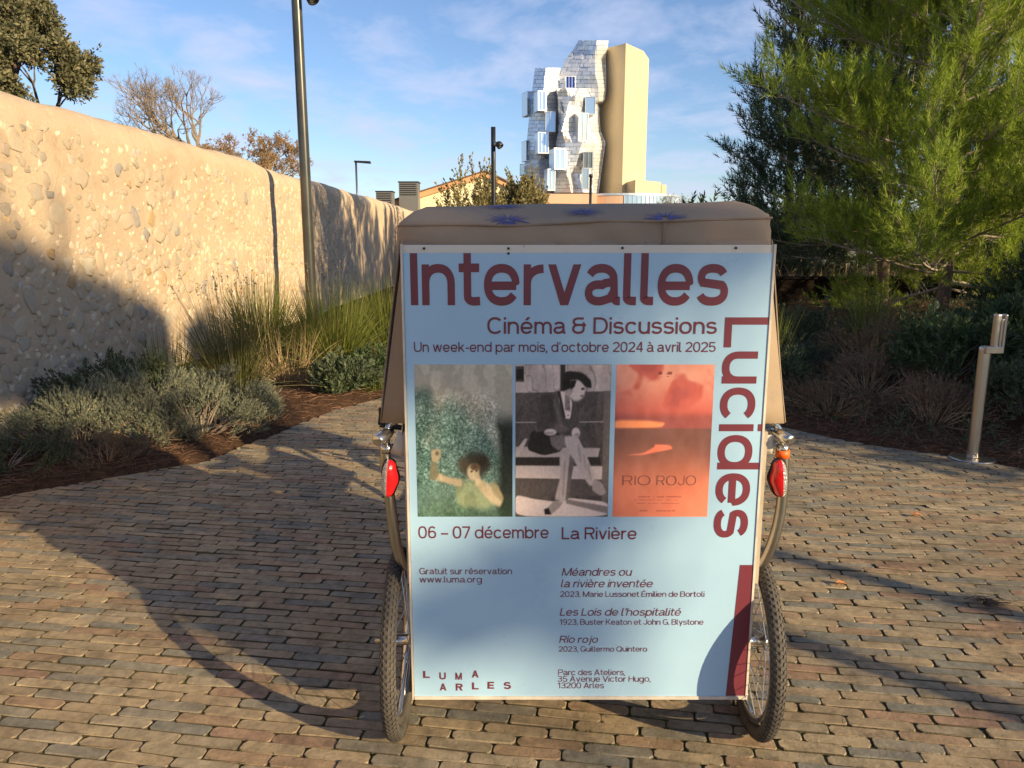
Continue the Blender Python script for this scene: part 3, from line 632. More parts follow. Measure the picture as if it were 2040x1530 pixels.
vent(749, 382, 781, 395, 58., 'small grey louvred roof vent just above the wall top')
vent(795, 363, 832, 395, 60.5, 'taller dark grey roof vent left of the orange roof edge')

# ---------------------------------------------------------------- lamps and posts
def ball_spot(parent, p, d, r_=.075):
    g = Geo(); d = Vector(d).normalized(); p = Vector(p)
    lathe(g, [(.0, -.09), (.05, -.085), (r_, -.03), (r_, .09), (r_ * .92, .092), (r_ * .88, .06), (0, .055)], p, p + d, 20)
    s = g.obj('spotlight', BLACKM, parent, True); g = Geo(); lathe(g, [(0, 0), (r_ * .86, 0)], p + d * .058, p + d, 20); g.obj('lens', FRAMEM, s)
pole = thing('lamp_post', 'tall dark grey lamp post in front of the stone wall', 'lamp post', (-3.2, 12.05, 0))
g = Geo(); pipe(g, [(-3.2, 12.05, z) for z in np.linspace(-.1, 7.6, 12)], np.linspace(.088, .07, 12), 24); g.obj('pole', POLE, pole, True)
ball_spot(pole, at(617, -8, 11.95) + Vector((.02, 0, 0)), (.45, -.35, -.8), .09)
g = Geo(); q = at(617, -8, 11.95); pipe(g, [(-3.2, 12.05, q.z + .25), (-3.05, 12.0, q.z + .26), tuple(q + Vector((0, 0, .06)))], .018, 8); g.obj('bracket', BLACKM, pole, True)
pole2 = thing('lamp_post', 'black spotlight mast rising in front of the olive tree', 'lamp post', (at(983, 400, 23).x, 23, 0))
x2 = at(983, 340, 23).x; z2 = at(983, 253, 23).z; g = Geo(); pipe(g, [(x2, 23, z) for z in np.linspace(-.1, z2, 6)], .068, 16); g.obj('pole', BLACKM, pole2, True)
q = at(990, 287, 22.9); ball_spot(pole2, q + Vector((.06, -.05, -.02)), (.6, -.3, -.75), .10)
g = Geo(); lathe(g, [(0, -.07), (.06, -.05), (.075, 0), (.06, .05), (0, .07)], (x2 + .08, 22.92, q.z), (x2 + .08, 22.9, q.z + 1), 12); g.obj('bracket', STEEL, pole2, True)
pole3 = thing('street_lamp', 'distant thin street lamp with flat horizontal head above the wall', 'street lamp', (at(709, 380, 42).x, 42, 0))
a_ = at(709, 322, 42); g = Geo(); pipe(g, [(a_.x, 42, -.1), (a_.x, 42, a_.z)], .055, 10); g.obj('pole', STEEL, pole3, True)
g = Geo(); b_ = at(738, 323, 42); hexa(g, [[a_.x - .08, 41.9, a_.z - .04], [b_.x, 41.85, b_.z - .08], [b_.x, 42.15, b_.z - .08], [a_.x - .08, 42.1, a_.z - .04], [a_.x - .08, 41.9, a_.z + .05], [b_.x, 41.85, b_.z + .04], [b_.x, 42.15, b_.z + .04], [a_.x - .08, 42.1, a_.z + .05]]); g.obj('lamp_head', BLACKM, pole3)
pole4 = thing('bollard_mast', 'short black post before the base of the metal tower', 'post', (at(1177, 400, 34).x, 34, 0))
q = at(1177, 352, 34); g = Geo(); pipe(g, [(q.x, 34, -.1), (q.x, 34, q.z)], .06, 10); g.obj('pole', BLACKM, pole4, True)
g = Geo(); lathe(g, [(.0, 0), (.085, 0), (.085, .12), (0, .14)], (q.x, 34, q.z - .02), (q.x, 34, q.z + 1), 12); g.obj('cap', BLACKM, pole4, True)
# stainless post at the right
sp = thing('steel_post', 'stainless steel post with stepped top at the right bed edge', 'post', (3.21, 5.06, 0))
g = Geo(); box(g, (3.21, 5.06, .40), (.078, .056, .80)); bevel(g.obj('lower_tube', STAIN, sp), .025, 6)
g = Geo(); box(g, (3.243, 5.02, .775), (.118, .03, .045)); bevel(g.obj('bracket', STAIN, sp), .003)
g = Geo(); box(g, (3.268, 5.062, .885), (.034, .05, .26)); box(g, (3.318, 5.062, .885), (.022, .05, .26)); box(g, (3.296, 5.062, .87), (.024, .046, .23)); bevel(g.obj('upper_tube', STAIN, sp), .010, 4)
g = Geo(); lathe(g, [(0, 0), (.14, 0), (.145, .006), (.14, .012), (0, .0121)], (3.22, 5.08, -.002), (3.22, 5.08, 1), 28); g.obj('base_plate', STAIN, sp)
# the dark low wall behind the pines
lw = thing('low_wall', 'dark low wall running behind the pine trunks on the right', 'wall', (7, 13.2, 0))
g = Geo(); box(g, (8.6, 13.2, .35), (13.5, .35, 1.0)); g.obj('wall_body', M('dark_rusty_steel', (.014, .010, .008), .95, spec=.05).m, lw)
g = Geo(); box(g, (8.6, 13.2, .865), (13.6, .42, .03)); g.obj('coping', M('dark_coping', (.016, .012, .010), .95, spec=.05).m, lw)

# ---------------------------------------------------------------- pedicab
XC, SYP = .197, 2.0
cab = thing('pedicab', 'pedicab seen from behind with taupe hood and large pale blue poster board', 'pedicab', (XC, 2.15, 0))
def S(px, py, Y=SYP):
    p = at(px, py, Y); return p.x, p.z
SX0, SX1 = -.291, .688; SZ0, SZ1 = S(1150, 1391)[1], S(1150, 488)[1]
g = Geo(); box(g, ((SX0 + SX1) / 2, SYP + .012, (SZ0 + SZ1) / 2), (SX1 - SX0, .022, SZ1 - SZ0))
sign = g.obj('sign_board', BOARD, cab); bevel(sign, .002)
TOPZ = S(1150, 504)[1]
g = Geo(); yp = SYP - .0008
xa, xb, za_, zb_ = SX0 + .006, SX1 - .004, SZ0 + .008, TOPZ
nx, nz = 30, 40; V = np.zeros((nz, nx, 3)); U_, W_ = np.meshgrid(np.linspace(0, 1, nx), np.linspace(0, 1, nz))
V[..., 0] = xa + (xb - xa) * U_; V[..., 2] = za_ + (zb_ - za_) * W_ + 0; V[..., 1] = yp
grid(g, V); g.obj('poster', POSTER, sign)
g = Geo(); t_ = .004                                       # pale trim round the poster
box(g, (SX0 + .002, SYP - .001, (SZ0 + SZ1) / 2), (.006, .006, SZ1 - SZ0 + .004)); box(g, (SX1 - .001, SYP - .001, (SZ0 + SZ1) / 2), (.006, .006, SZ1 - SZ0 + .004))
box(g, ((SX0 + SX1) / 2, SYP - .001, SZ0 + .003), (SX1 - SX0 - .006, .006, .010)); g.obj('trim', simple('pale_trim', (.55, .49, .42), .5, var=.3, scale=15), sign)
for px, py in ((1013, 495), (1013, 505), (1240, 494), (1466, 494), (845, 495)):
    x, z = S(px, py); g = Geo(); lathe(g, [(.0035, 0), (.0035, .002), (0, .0025)], (x, SYP - .0005, z), (x, SYP - 1, z), 8); g.obj('screw', BLACKM, sign)

# stroke alphabet: every letter is drawn as ribbons along its skeleton
def arc(cx, cy, rx, ry, a0, a1, n=14, e=2.25):
    a = np.radians(np.linspace(a0, a1, n)); c, s = np.cos(a), np.sin(a); k = (np.abs(c) ** e + np.abs(s) ** e) ** (-1 / e)
    return [(cx + rx * k_ * c_, cy + ry * k_ * s_) for k_, c_, s_ in zip(k, c, s)]
def glyphs(w):
    h = w / 2; Xh, C = .53, .72; G = {}
    ry = (Xh - w) / 2 + .006; cy = Xh / 2; RY = (C - w) / 2 + .008; CY = C / 2
    def st(x, y0, y1): return ('L', [(x, y0), (x, y1)])
    def A(*a, **k): return ('L', arc(*a, **k))
    def D(x0, y0, x1, y1, s=1.): return ('D', x0, y0, x1, y1, s)
    def arch(x0, x1, top=Xh): r = (x1 - x0) / 2; q = min(.2, r * 1.25); return ('L', arc((x0 + x1) / 2, top - h - q + .006, r, q, 180, 0) + [(x1, 0)])
    G['n'] = (.50, [st(h, 0, Xh), arch(h, .50 - h)]); G['h'] = (.50, [st(h, 0, C), arch(h, .50 - h)])
    G['m'] = (.78, [st(h, 0, Xh), arch(h, .39), arch(.39, .78 - h)]); G['r'] = (.31, [st(h, 0, Xh), ('L', arc(.31, Xh - h - .20, .31 - h, .20, 180, 92))])
    G['u'] = (.50, [st(.50 - h, 0, Xh), ('L', [(h, Xh), (h, h + .19)] + arc(.25, h + .19 - .006, .25 - h, .19, 180, 360))])
    o = lambda W: A(W / 2, cy, W / 2 - h, ry, 0, 360, n=48)
    G['o'] = (.55, [o(.55)]); G['c'] = (.52, [A(.27, cy, .27 - h, ry, 38, 322, n=36)])
    G['e'] = (.54, [('L', [(.54 - h * .9, cy - h * .2)] + arc(.27, cy, .27 - h, ry, 0, 325, n=40)), ('L', [(w * .7, cy - h * .2), (.54 - h * .9, cy - h * .2)])])
    G['d'] = (.56, [st(.56 - h, 0, C), A(.275, cy, .275 - h, ry, 0, 360, n=44)]); G['b'] = (.56, [st(h, 0, C), A(.285, cy, .275 - h, ry, 0, 360, n=44)])
    G['p'] = (.56, [st(h, -.2, Xh), A(.285, cy, .275 - h, ry, 0, 360, n=44)])
    G['q'] = (.56, [st(.56 - h, -.2, Xh), A(.275, cy, .275 - h, ry, 0, 360, n=44)])
    G['g'] = (.56, [('L', [(.56 - h, Xh), (.56 - h, -.03)] + arc(.28, -.03, .28 - h, .17 - h * .4, 0, -140, n=18)), A(.275, cy, .275 - h, ry, 0, 360, n=44)])
    G['a'] = (.52, [('L', arc(.25, Xh - h - .15 + .006, .21 - h * .4, .15, 155, 0) + [(.45, .10)] + arc(.51, .10, .06, .10 - h, 180, 262, n=6) + [(.535, h)]), ('L', [(.45, .31), (.30, .285)] + arc(.21, .15 + h * .2, .21 - h, .15 - h * .75, 70, 300, n=20) + [(.38, .09), (.45, .2)])])
    G['s'] = (.46, [('L', arc(.23, Xh - h - .115 + .006, .205 - h * .6, .115, 20, 215, n=18) + arc(.23, h + .125 - .006, .22 - h * .6, .125, 42, -160, n=20))])
    G['t'] = (.32, [('L', [(.13, Xh + .15), (.13, .13)] + arc(.24, .12, .11, .12 - h + .006, 180, 262, n=8) + [(.32, h)]), ('L', [(0, Xh - h * .8), (.31, Xh - h * .8)])])
    G['l'] = (.20, [('L', [(h, C), (h, .10)] + arc(h + .09, .10, .09, .10 - h, 180, 265, n=7) + [(.20, h)])]); G['i'] = (w, [st(h, 0, Xh), st(h, C - w * 1.05, C)])
    G['j'] = (.2, [('L', [(.2 - h, Xh), (.2 - h, -.06)] + arc(.03, -.07, .17 - h, .12, 0, -85, n=8)), st(.2 - h, C - w * 1.05, C)])
    G['v'] = (.50, [D(h * 1.05, Xh, .25, 0), D(.50 - h * 1.05, Xh, .25, 0)]); G['w'] = (.74, [D(h * 1.05, Xh, .20, 0), D(.37, Xh, .20, 0), D(.37, Xh, .54, 0), D(.74 - h * 1.05, Xh, .54, 0)])
    G['k'] = (.50, [st(h, 0, C), D(.06, .2, .42, Xh), D(.19, .31, .45, 0)]); G['y'] = (.50, [D(h, Xh, .26, .0), D(.5 - h, Xh, .17, -.2)]); G['x'] = (.5, [D(h, Xh, .44, 0), D(.44, Xh, h, 0)])
    G['f'] = (.30, [('L', [(.12, 0), (.12, .58)] + arc(.23, .58, .11, .14 - h, 180, 90, n=8) + [(.30, C - h)]), ('L', [(0, Xh - h * .8), (.29, Xh - h * .8)])]); G['z'] = (.44, [('L', [(0, Xh - h), (.44, Xh - h)]), ('L', [(0, h), (.44, h)]), D(.38, Xh - w, .07, w)])
    G['I'] = (w, [st(h, 0, C)]); G['L'] = (.46, [st(h, 0, C), ('L', [(w, h), (.46, h)])]); G['E'] = (.50, [st(h, 0, C)] + [('L', [(w, y), (x, y)]) for y, x in ((h, .50), (C / 2, .46), (C - h, .50))])
    G['C'] = (.66, [A(.345, CY, .345 - h, RY, 42, 318, n=40)]); G['G'] = (.70, [A(.355, CY, .355 - h, RY, 42, 330, n=40), ('L', [(.40, .36 - h), (.70 - h, .36 - h)]), st(.70 - h, 0.03, .36)])
    G['D'] = (.64, [st(h, 0, C), ('L', [(w, C - h), (.28, C - h)] + arc(.28, CY, .36 - h, CY - h, 90, -90, n=26) + [(w, h)])])
    G['U'] = (.62, [('L', [(h, C), (h, .25)] + arc(.31, .25, .31 - h, .25 - h + .006, 180, 360, n=24) + [(.62 - h, C)])]); G['O'] = (.74, [A(.37, CY, .37 - h, RY, 0, 360, n=52)])
    G['Q'] = (.74, [A(.37, CY, .37 - h, RY, 0, 360, n=52), D(.46, .20, .62, -.02)])
    R_ = lambda x, y0, y1: ('L', [(w, y1 - h), (x, y1 - h)] + arc(x, (y0 + y1) / 2, .19, (y1 - y0) / 2 - h, 90, -90, n=16) + [(w, y0 + h)])
    G['R'] = (.60, [st(h, 0, C), R_(.36, .30, C), D(.36, .32, .54, 0)]); G['P'] = (.58, [st(h, 0, C), R_(.36, .28, C)]); G['B'] = (.60, [st(h, 0, C), R_(.34, .335, C), R_(.37, 0, .335 + w)])
    G['M'] = (.80, [st(h, 0, C), st(.80 - h, 0, C), D(h * 1.1, C, .40, 0), D(.80 - h * 1.1, C, .40, 0)]); G['N'] = (.66, [st(h, 0, C), st(.66 - h, 0, C), D(h * 1.2, C, .66 - h * 1.2, 0)])
    G['A'] = (.66, [D(.33, C, h, 0), D(.33, C, .66 - h, 0), ('L', [(.15, .22), (.51, .22)])]); G['V'] = (.64, [D(h, C, .32, 0), D(.64 - h, C, .32, 0)]); G['K'] = (.60, [st(h, 0, C), D(.10, .27, .52, C), D(.24, .40, .54, 0)])
    G['H'] = (.64, [st(h, 0, C), st(.64 - h, 0, C), ('L', [(w, .37), (.64 - w, .37)])]); G['J'] = (.48, [('L', [(.48 - h, C), (.48 - h, .22)] + arc(.24, .22, .24 - h, .22 - h, 0, -180, n=18))])
    G['S'] = (.60, [('L', arc(.30, C - h - .15 + .006, .27 - h * .6, .15, 20, 212, n=18) + arc(.30, h + .17 - .006, .29 - h * .6, .17, 42, -162, n=20))])
    G['0'] = (.56, [A(.28, CY, .28 - h, RY, 0, 360, n=44, e=2.4)]); G['1'] = (.36, [st(.26, 0, C), D(.22, C - .02, .02, .53, .8)])
    G['2'] = (.54, [('L', arc(.27, C - h - .17, .25 - h * .6, .17, 165, -28, n=20) + [(.07, h + .02)]), ('L', [(0, h), (.54, h)])])
    G['3'] = (.55, [('L', arc(.27, C - h - .135, .235 - h * .5, .135, 160, -90, n=18) + [(.2, .395)]), ('L', [(.2, .395)] + arc(.27, h + .165, .255 - h * .5, .165, 90, -160, n=20))])
    G['4'] = (.56, [st(.42, 0, C), ('L', [(.02, .20), (.56, .20)]), D(.40, C, .06, .20)])
    G['5'] = (.54, [('L', [(.10, C - h), (.49, C - h)]), D(.10, C, .06, .32, .8), ('L', arc(.27, h + .185, .25 - h * .5, .185, 140, -160, n=24))])
    G['6'] = (.55, [A(.28, h + .185, .26 - h, .185, 0, 360, n=36), ('L', [(.02 + h, .25)] + arc(.29, CY, .27 - h, RY, 180, 45, n=20))]); G['9'] = (.55, [A(.27, C - h - .185, .26 - h, .185, 0, 360, n=36), ('L', [(.53 - h, .47)] + arc(.26, CY, .27 - h, RY, 0, -135, n=20))])
    G['7'] = (.50, [('L', [(0, C - h), (.5, C - h)]), D(.46, C - w, .16, 0)]); G['8'] = (.56, [A(.28, C - h - .145, .22 - h * .4, .145, 0, 360, n=30), A(.28, h + .165, .25 - h * .4, .165, 0, 360, n=30)])
    G['-'] = (.26, [('L', [(0, .27), (.26, .27)])]); G['–'] = (.46, [('L', [(0, .27), (.46, .27)])]); G['.'] = (w, [st(h, 0, w * 1.05)]); G[','] = (w * 1.1, [D(h * 1.3, w * 1.1, h * .5, -.10)]); G["'"] = (w, [D(h * 1.3, C, h * .7, C - .2, .8)])
    G['&'] = (.62, [('L', [(.50, C - h)] + arc(.27, C - h - .14, .21, .14, 70, 270, n=18) + [(.60, C / 2 + .02)]), ('L', [(.27, C / 2 + .02)] + arc(.27, h + .17, .25 - h * .4, .17, 90, 360, n=22) + [(.52 - h * .4, .50)])])
    G[' '] = (.17, [])
    ac = {'é': ('e', 1), 'è': ('e', -1), 'à': ('a', -1), 'í': ('i', 1), 'É': ('E', 1)}
    for k, (b, sgn) in ac.items():
        W, s = G[b]; s = [s[0]] if b == 'i' else list(s); top = Xh if b != 'E' else C; m = W / 2; s.append(D(m + sgn * .10, top + .20, m - sgn * .015, top + .06)); G[k] = (W, s)
    return G
def ribbon(pts, w):
    P = np.array(pts, float); keep = np.r_[True, np.linalg.norm(np.diff(P, axis=0), axis=1) > 1e-5]; P = P[keep]; closed = np.linalg.norm(P[0] - P[-1]) < 1e-4
    T = np.diff(P, axis=0); T /= np.linalg.norm(T, axis=1, keepdims=True)
    a = np.vstack([T[-1:] if closed else T[:1], T]); b = np.vstack([T, T[:1] if closed else T[-1:]])
    Nn = a + b; Nn /= np.linalg.norm(Nn, axis=1, keepdims=True); k = 1 / np.maximum(.70, (Nn * a).sum(1)); Nn = np.column_stack([-Nn[:, 1], Nn[:, 0]]) * k[:, None]
    return P + Nn * w / 2, P - Nn * w / 2
def write(s, w=.095, track=.075, slant=0):
    """-> list of (quads Nx4x2), width; baseline 0, cap height .72"""
    G = glyphs(w); x = 0; out = []
    for ch in s:
        W, strokes = G[ch]
        for q in strokes:
            if q[0] == 'L': L, R_ = ribbon(q[1], w)
            else:
                _, x0, y0, x1, y1, sc_ = q; dx, dy = x1 - x0, y1 - y0; hw = w * sc_ / 2 * math.hypot(dx, dy) / abs(dy)
                L = np.array([[x0 - hw, y0], [x1 - hw, y1]]); R_ = np.array([[x0 + hw, y0], [x1 + hw, y1]])
            out.append((L + [x, 0], R_ + [x, 0]))
        x += W + track
    x -= track
    if slant: out = [(L + np.column_stack([L[:, 1] * slant, L[:, 1] * 0]), R_ + np.column_stack([R_[:, 1] * slant, R_[:, 1] * 0])) for L, R_ in out]
    return out, x
lay = [0]
def lettering(s, x0, x1, zbase, cap, mat=None, w=.095, track=.075, slant=0, turn=False, clip=None, y=SYP - .0016, parent=None):
    st, W = write(s, w, track, slant); g = Geo(); sx = (x1 - x0) / W; sz = cap / .72
    for L, R_ in st:
        lay[0] += 1; yy_ = y - .00009 * (lay[0] % 7)
        def tr(P):
            if turn: X = np.minimum(x0_t + P[:, 1] * sxt, SX1 - .0055); Z = z0_t - P[:, 0] * szt
            else: X = x0 + P[:, 0] * sx; Z = zbase + P[:, 1] * sz
            if clip is not None: Z = np.minimum(Z, clip)
            return np.column_stack([X, np.full(len(P), yy_), Z])
        if turn: x0_t, x1_t, z0_t, z1_t = turn; sxt = (x1_t - x0_t) / .72; szt = (z0_t - z1_t) / W
        n = len(L); V = np.stack([tr(L), tr(R_)], 1).reshape(-1, 3); k = np.arange(n - 1)
        g.add(V, np.stack([2 * k, 2 * k + 1, 2 * k + 3, 2 * k + 2], 1))
    return g.obj('lettering', mat or MAROON, parent or sign)
def line(s, px0, px1, pbase, pcap, **k):
    xa_, zb = S(px0, pbase); xb_, _ = S(px1, pbase); zc_ = S(px0, pcap)[1]
    return lettering(s, xa_, xb_, zb, zc_ - zb, **k)
line('Intervalles', 819, 1447, 608, 497, w=.112, track=.062, clip=TOPZ - .0003)
line('Cinéma & Discussions', 971, 1427, 665, 632, w=.098)
line("Un week-end par mois, d'octobre 2024 à avril 2025", 825, 1425, 701, 681, w=.094)
line('06 – 07 décembre', 834, 1093, 1072, 1048, w=.094); line('La Rivière', 1119, 1268, 1074, 1050, w=.094)
line('Gratuit sur réservation', 836, 1020, 1143.5, 1131, w=.09); line('www.luma.org', 836, 960, 1160, 1147.5, w=.09)
line('Méandres ou', 1119, 1257, 1146.5, 1131, w=.088, slant=.2); line('la rivière inventée', 1117, 1299, 1169.5, 1154, w=.088, slant=.2)
line('2023, Marie Lussonet Émilien de Bortoli', 1116, 1403, 1188.5, 1177.5, w=.088)
line("Les Lois de l'hospitalité", 1115, 1355, 1226, 1211, w=.088, slant=.2); line('1923, Buster Keaton et John G. Blystone', 1115, 1401, 1244, 1233, w=.088)
line('Río rojo', 1114, 1190, 1280, 1266, w=.088, slant=.2); line('2023, Guillermo Quintero', 1113, 1289, 1297.5, 1287, w=.088)
line('Parc des Ateliers,', 1112, 1245, 1344.5, 1333, w=.085); line('35 Avenue Victor Hugo,', 1111, 1296, 1357.5, 1346, w=.085); line('13200 Arles', 1111, 1203, 1370.5, 1359, w=.085)
for ch, px, py in [('L', 850, 1343), ('U', 882, 1346), ('M', 914, 1346.5), ('A', 947, 1342), ('A', 883, 1368), ('R', 915, 1368), ('L', 947, 1366), ('E', 978, 1364.5), ('S', 1011, 1365)]:
    line(ch, px - 6.5, px + 6.5, py + 7, py - 7, w=.15)
xb0, z0_ = S(1444, 632); xb1, z1_ = S(1539, 632); zend = S(1440, 1069)[1]
lettering('Lucides', 0, 1, 0, 1, w=.112, track=.062, turn=(S(1444, 640)[0], S(1539, 640)[0] + .0, z0_, zend))
g = Geo(); xq, _ = S(1474, 1125); zq = S(1474, 1125)[1]; g.add([[xq, SYP - .0017, zq], [SX1 - .0045, SYP - .0017, zq], [SX1 - .0045, SYP - .0017, SZ0 + .009], [S(1443, 1380)[0] + .004, SYP - .0017, SZ0 + .009]], [[0, 3, 2, 1]])
g.obj('printed_bar', MAROON, sign)

# three printed pictures, each painted point by point on a fine sheet
def picture(px0, px1, py0, py1, paint, nx=130):
    xa_, zt_ = S(px0, py0); xb_, _ = S(px1, py0); zb = S(px0, py1)[1]; nz_ = int(nx * (zt_ - zb) / (xb_ - xa_))
    u, v = np.meshgrid(np.linspace(0, 1, nx), np.linspace(0, 1, nz_)); C = np.clip(paint(u, v), 0, 1)   # v downwards
    V = np.stack([xa_ + (xb_ - xa_) * u, np.full_like(u, SYP - .0013), zt_ + (zb - zt_) * v], -1); g = Geo(); grid(g, V, flip=True)
    m = M('picture_print', rough=.35, spec=.4); at_ = m.N.new('ShaderNodeAttribute'); at_.attribute_name = 'print'; m.color(at_.outputs['Color'])
    o = g.obj('picture', m.m, sign); ca_ = o.data.color_attributes.new('print', 'FLOAT_COLOR', 'POINT')
    ca_.data.foreach_set('color', np.concatenate([C.reshape(-1, 3) ** 2.2, np.ones((C.shape[0] * C.shape[1], 1))], 1).astype(np.float32).ravel()); return o
def inpoly(u, v, pts, soft=.006):
    P = np.array(pts, float)
    if len(P) > 4:
        for _ in range(3): Q = np.roll(P, -1, 0); P = np.stack([P * .86 + Q * .14, P * .14 + Q * .86], 1).reshape(-1, 2)
    ins = np.zeros(u.shape, bool); dist = np.full(u.shape, 9.)
    for (x0, y0), (x1, y1) in zip(P, np.roll(P, -1, 0)):
        c = ((y0 > v) != (y1 > v)) & (u < (x1 - x0) * (v - y0) / (y1 - y0 + 1e-12) + x0); ins ^= c
        t = np.clip(((u - x0) * (x1 - x0) + (v - y0) * (y1 - y0)) / ((x1 - x0) ** 2 + (y1 - y0) ** 2 + 1e-12), 0, 1)
        dist = np.minimum(dist, np.hypot(u - x0 - t * (x1 - x0), (v - y0 - t * (y1 - y0))))
    return smooth01(np.where(ins, dist, -dist) / (2 * soft) + .5)
def blob(u, v, cx, cy, rx, ry, soft=.25): return 1 - smooth01((np.hypot((u - cx) / rx, (v - cy) / ry) - 1 + soft) / (2 * soft))
def put(C, m, col): return C * (1 - m[..., None]) + np.array(col) * m[..., None]
def swimmer(u, v):
    sand, teal, dark = np.array([.77, .74, .67]), np.array([.44, .55, .50]), np.array([.20, .22, .20])
    C = sand * np.ones(u.shape + (3,)); t = smooth01((v - .12 + .12 * fbm(u, v, 3) + .35 * (.5 - np.abs(u - .5)) - .2) / .35); C = C * (1 - t[..., None]) + teal * t[..., None]
    m = smooth01((u - .78 + .05 * fbm(u, v, 4)) / .12) * smooth01((v - .28) / .15); C = put(C, m, dark); m = smooth01((.16 - u + .1 * fbm(u, v, 3)) / .15) * smooth01((v - .1) / .1) * .75; C = put(C, m, [.28, .40, .38])
    C = put(C, smooth01((v - .82 + .06 * fbm(u, v, 4)) / .2) * .6, [.25, .34, .26]); n_ = vnoise(u, v * 1.5, 75); w_ = smooth01((v - .1) / .2) * (.35 + .65 * smooth01((.88 - v) / .2)) * smooth01((.85 - u + .1) / .2)
    C += (np.where(n_ > .25, (n_ - .25) * .42, 0) * w_)[..., None] * np.array([.9, 1, .95]); C -= (np.where(n_ < -.35, .13, 0) * w_)[..., None]
    skin = [.80, .72, .58]; sh = [.52, .50, .40]
    C = put(C, inpoly(u, v, [(.40, .76), (.52, .75), (.66, .76), (.78, .83), (.80, .95), (.42, .93)], .03) * .75, [.62, .64, .48])
    C = put(C, inpoly(u, v, [(.22, .70), (.34, .735), (.47, .745), (.47, .80), (.32, .775), (.18, .75)], .012), skin); C = put(C, inpoly(u, v, [(.15, .63), (.21, .63), (.235, .71), (.19, .755), (.13, .745)], .012), sh)
    C = put(C, inpoly(u, v, [(.155, .555), (.20, .545), (.26, .55), (.25, .60), (.22, .635), (.16, .63)], .01), skin); C = put(C, blob(u, v, .215, .575, .02, .014), sh)
    C = put(C, blob(u, v, .60, .655, .14, .085, .5), [.27, .25, .21]); C = put(C, blob(u, v, .70, .64, .06, .05, .7), [.24, .22, .19]); C = put(C, blob(u, v, .49, .65, .05, .04, .7), [.36, .32, .26]); C = put(C, blob(u, v, .59, .70, .065, .055), skin); C = put(C, blob(u, v, .61, .665, .05, .025), [.45, .36, .28])
    C = put(C, inpoly(u, v, [(.64, .75), (.72, .76), (.90, .89), (.87, .935), (.78, .91), (.63, .80)], .015), skin); C = put(C, inpoly(u, v, [(.76, .76), (.84, .78), (.91, .87), (.89, .90), (.80, .84)], .015), [.66, .60, .46])
    C = put(C, inpoly(u, v, [(.57, .70), (.63, .68), (.68, .76), (.62, .79)], .012), [.84, .76, .62]); C = put(C, blob(u, v, .575, .695, .012, .006), [.30, .24, .20]); C = put(C, blob(u, v, .625, .69, .012, .006), [.30, .24, .20]); C *= (1 - .10 * smooth01((fbm(u, v, 9) + .2) / .5))[..., None]; return C + .03 * vnoise(u, v, 60)[..., None]
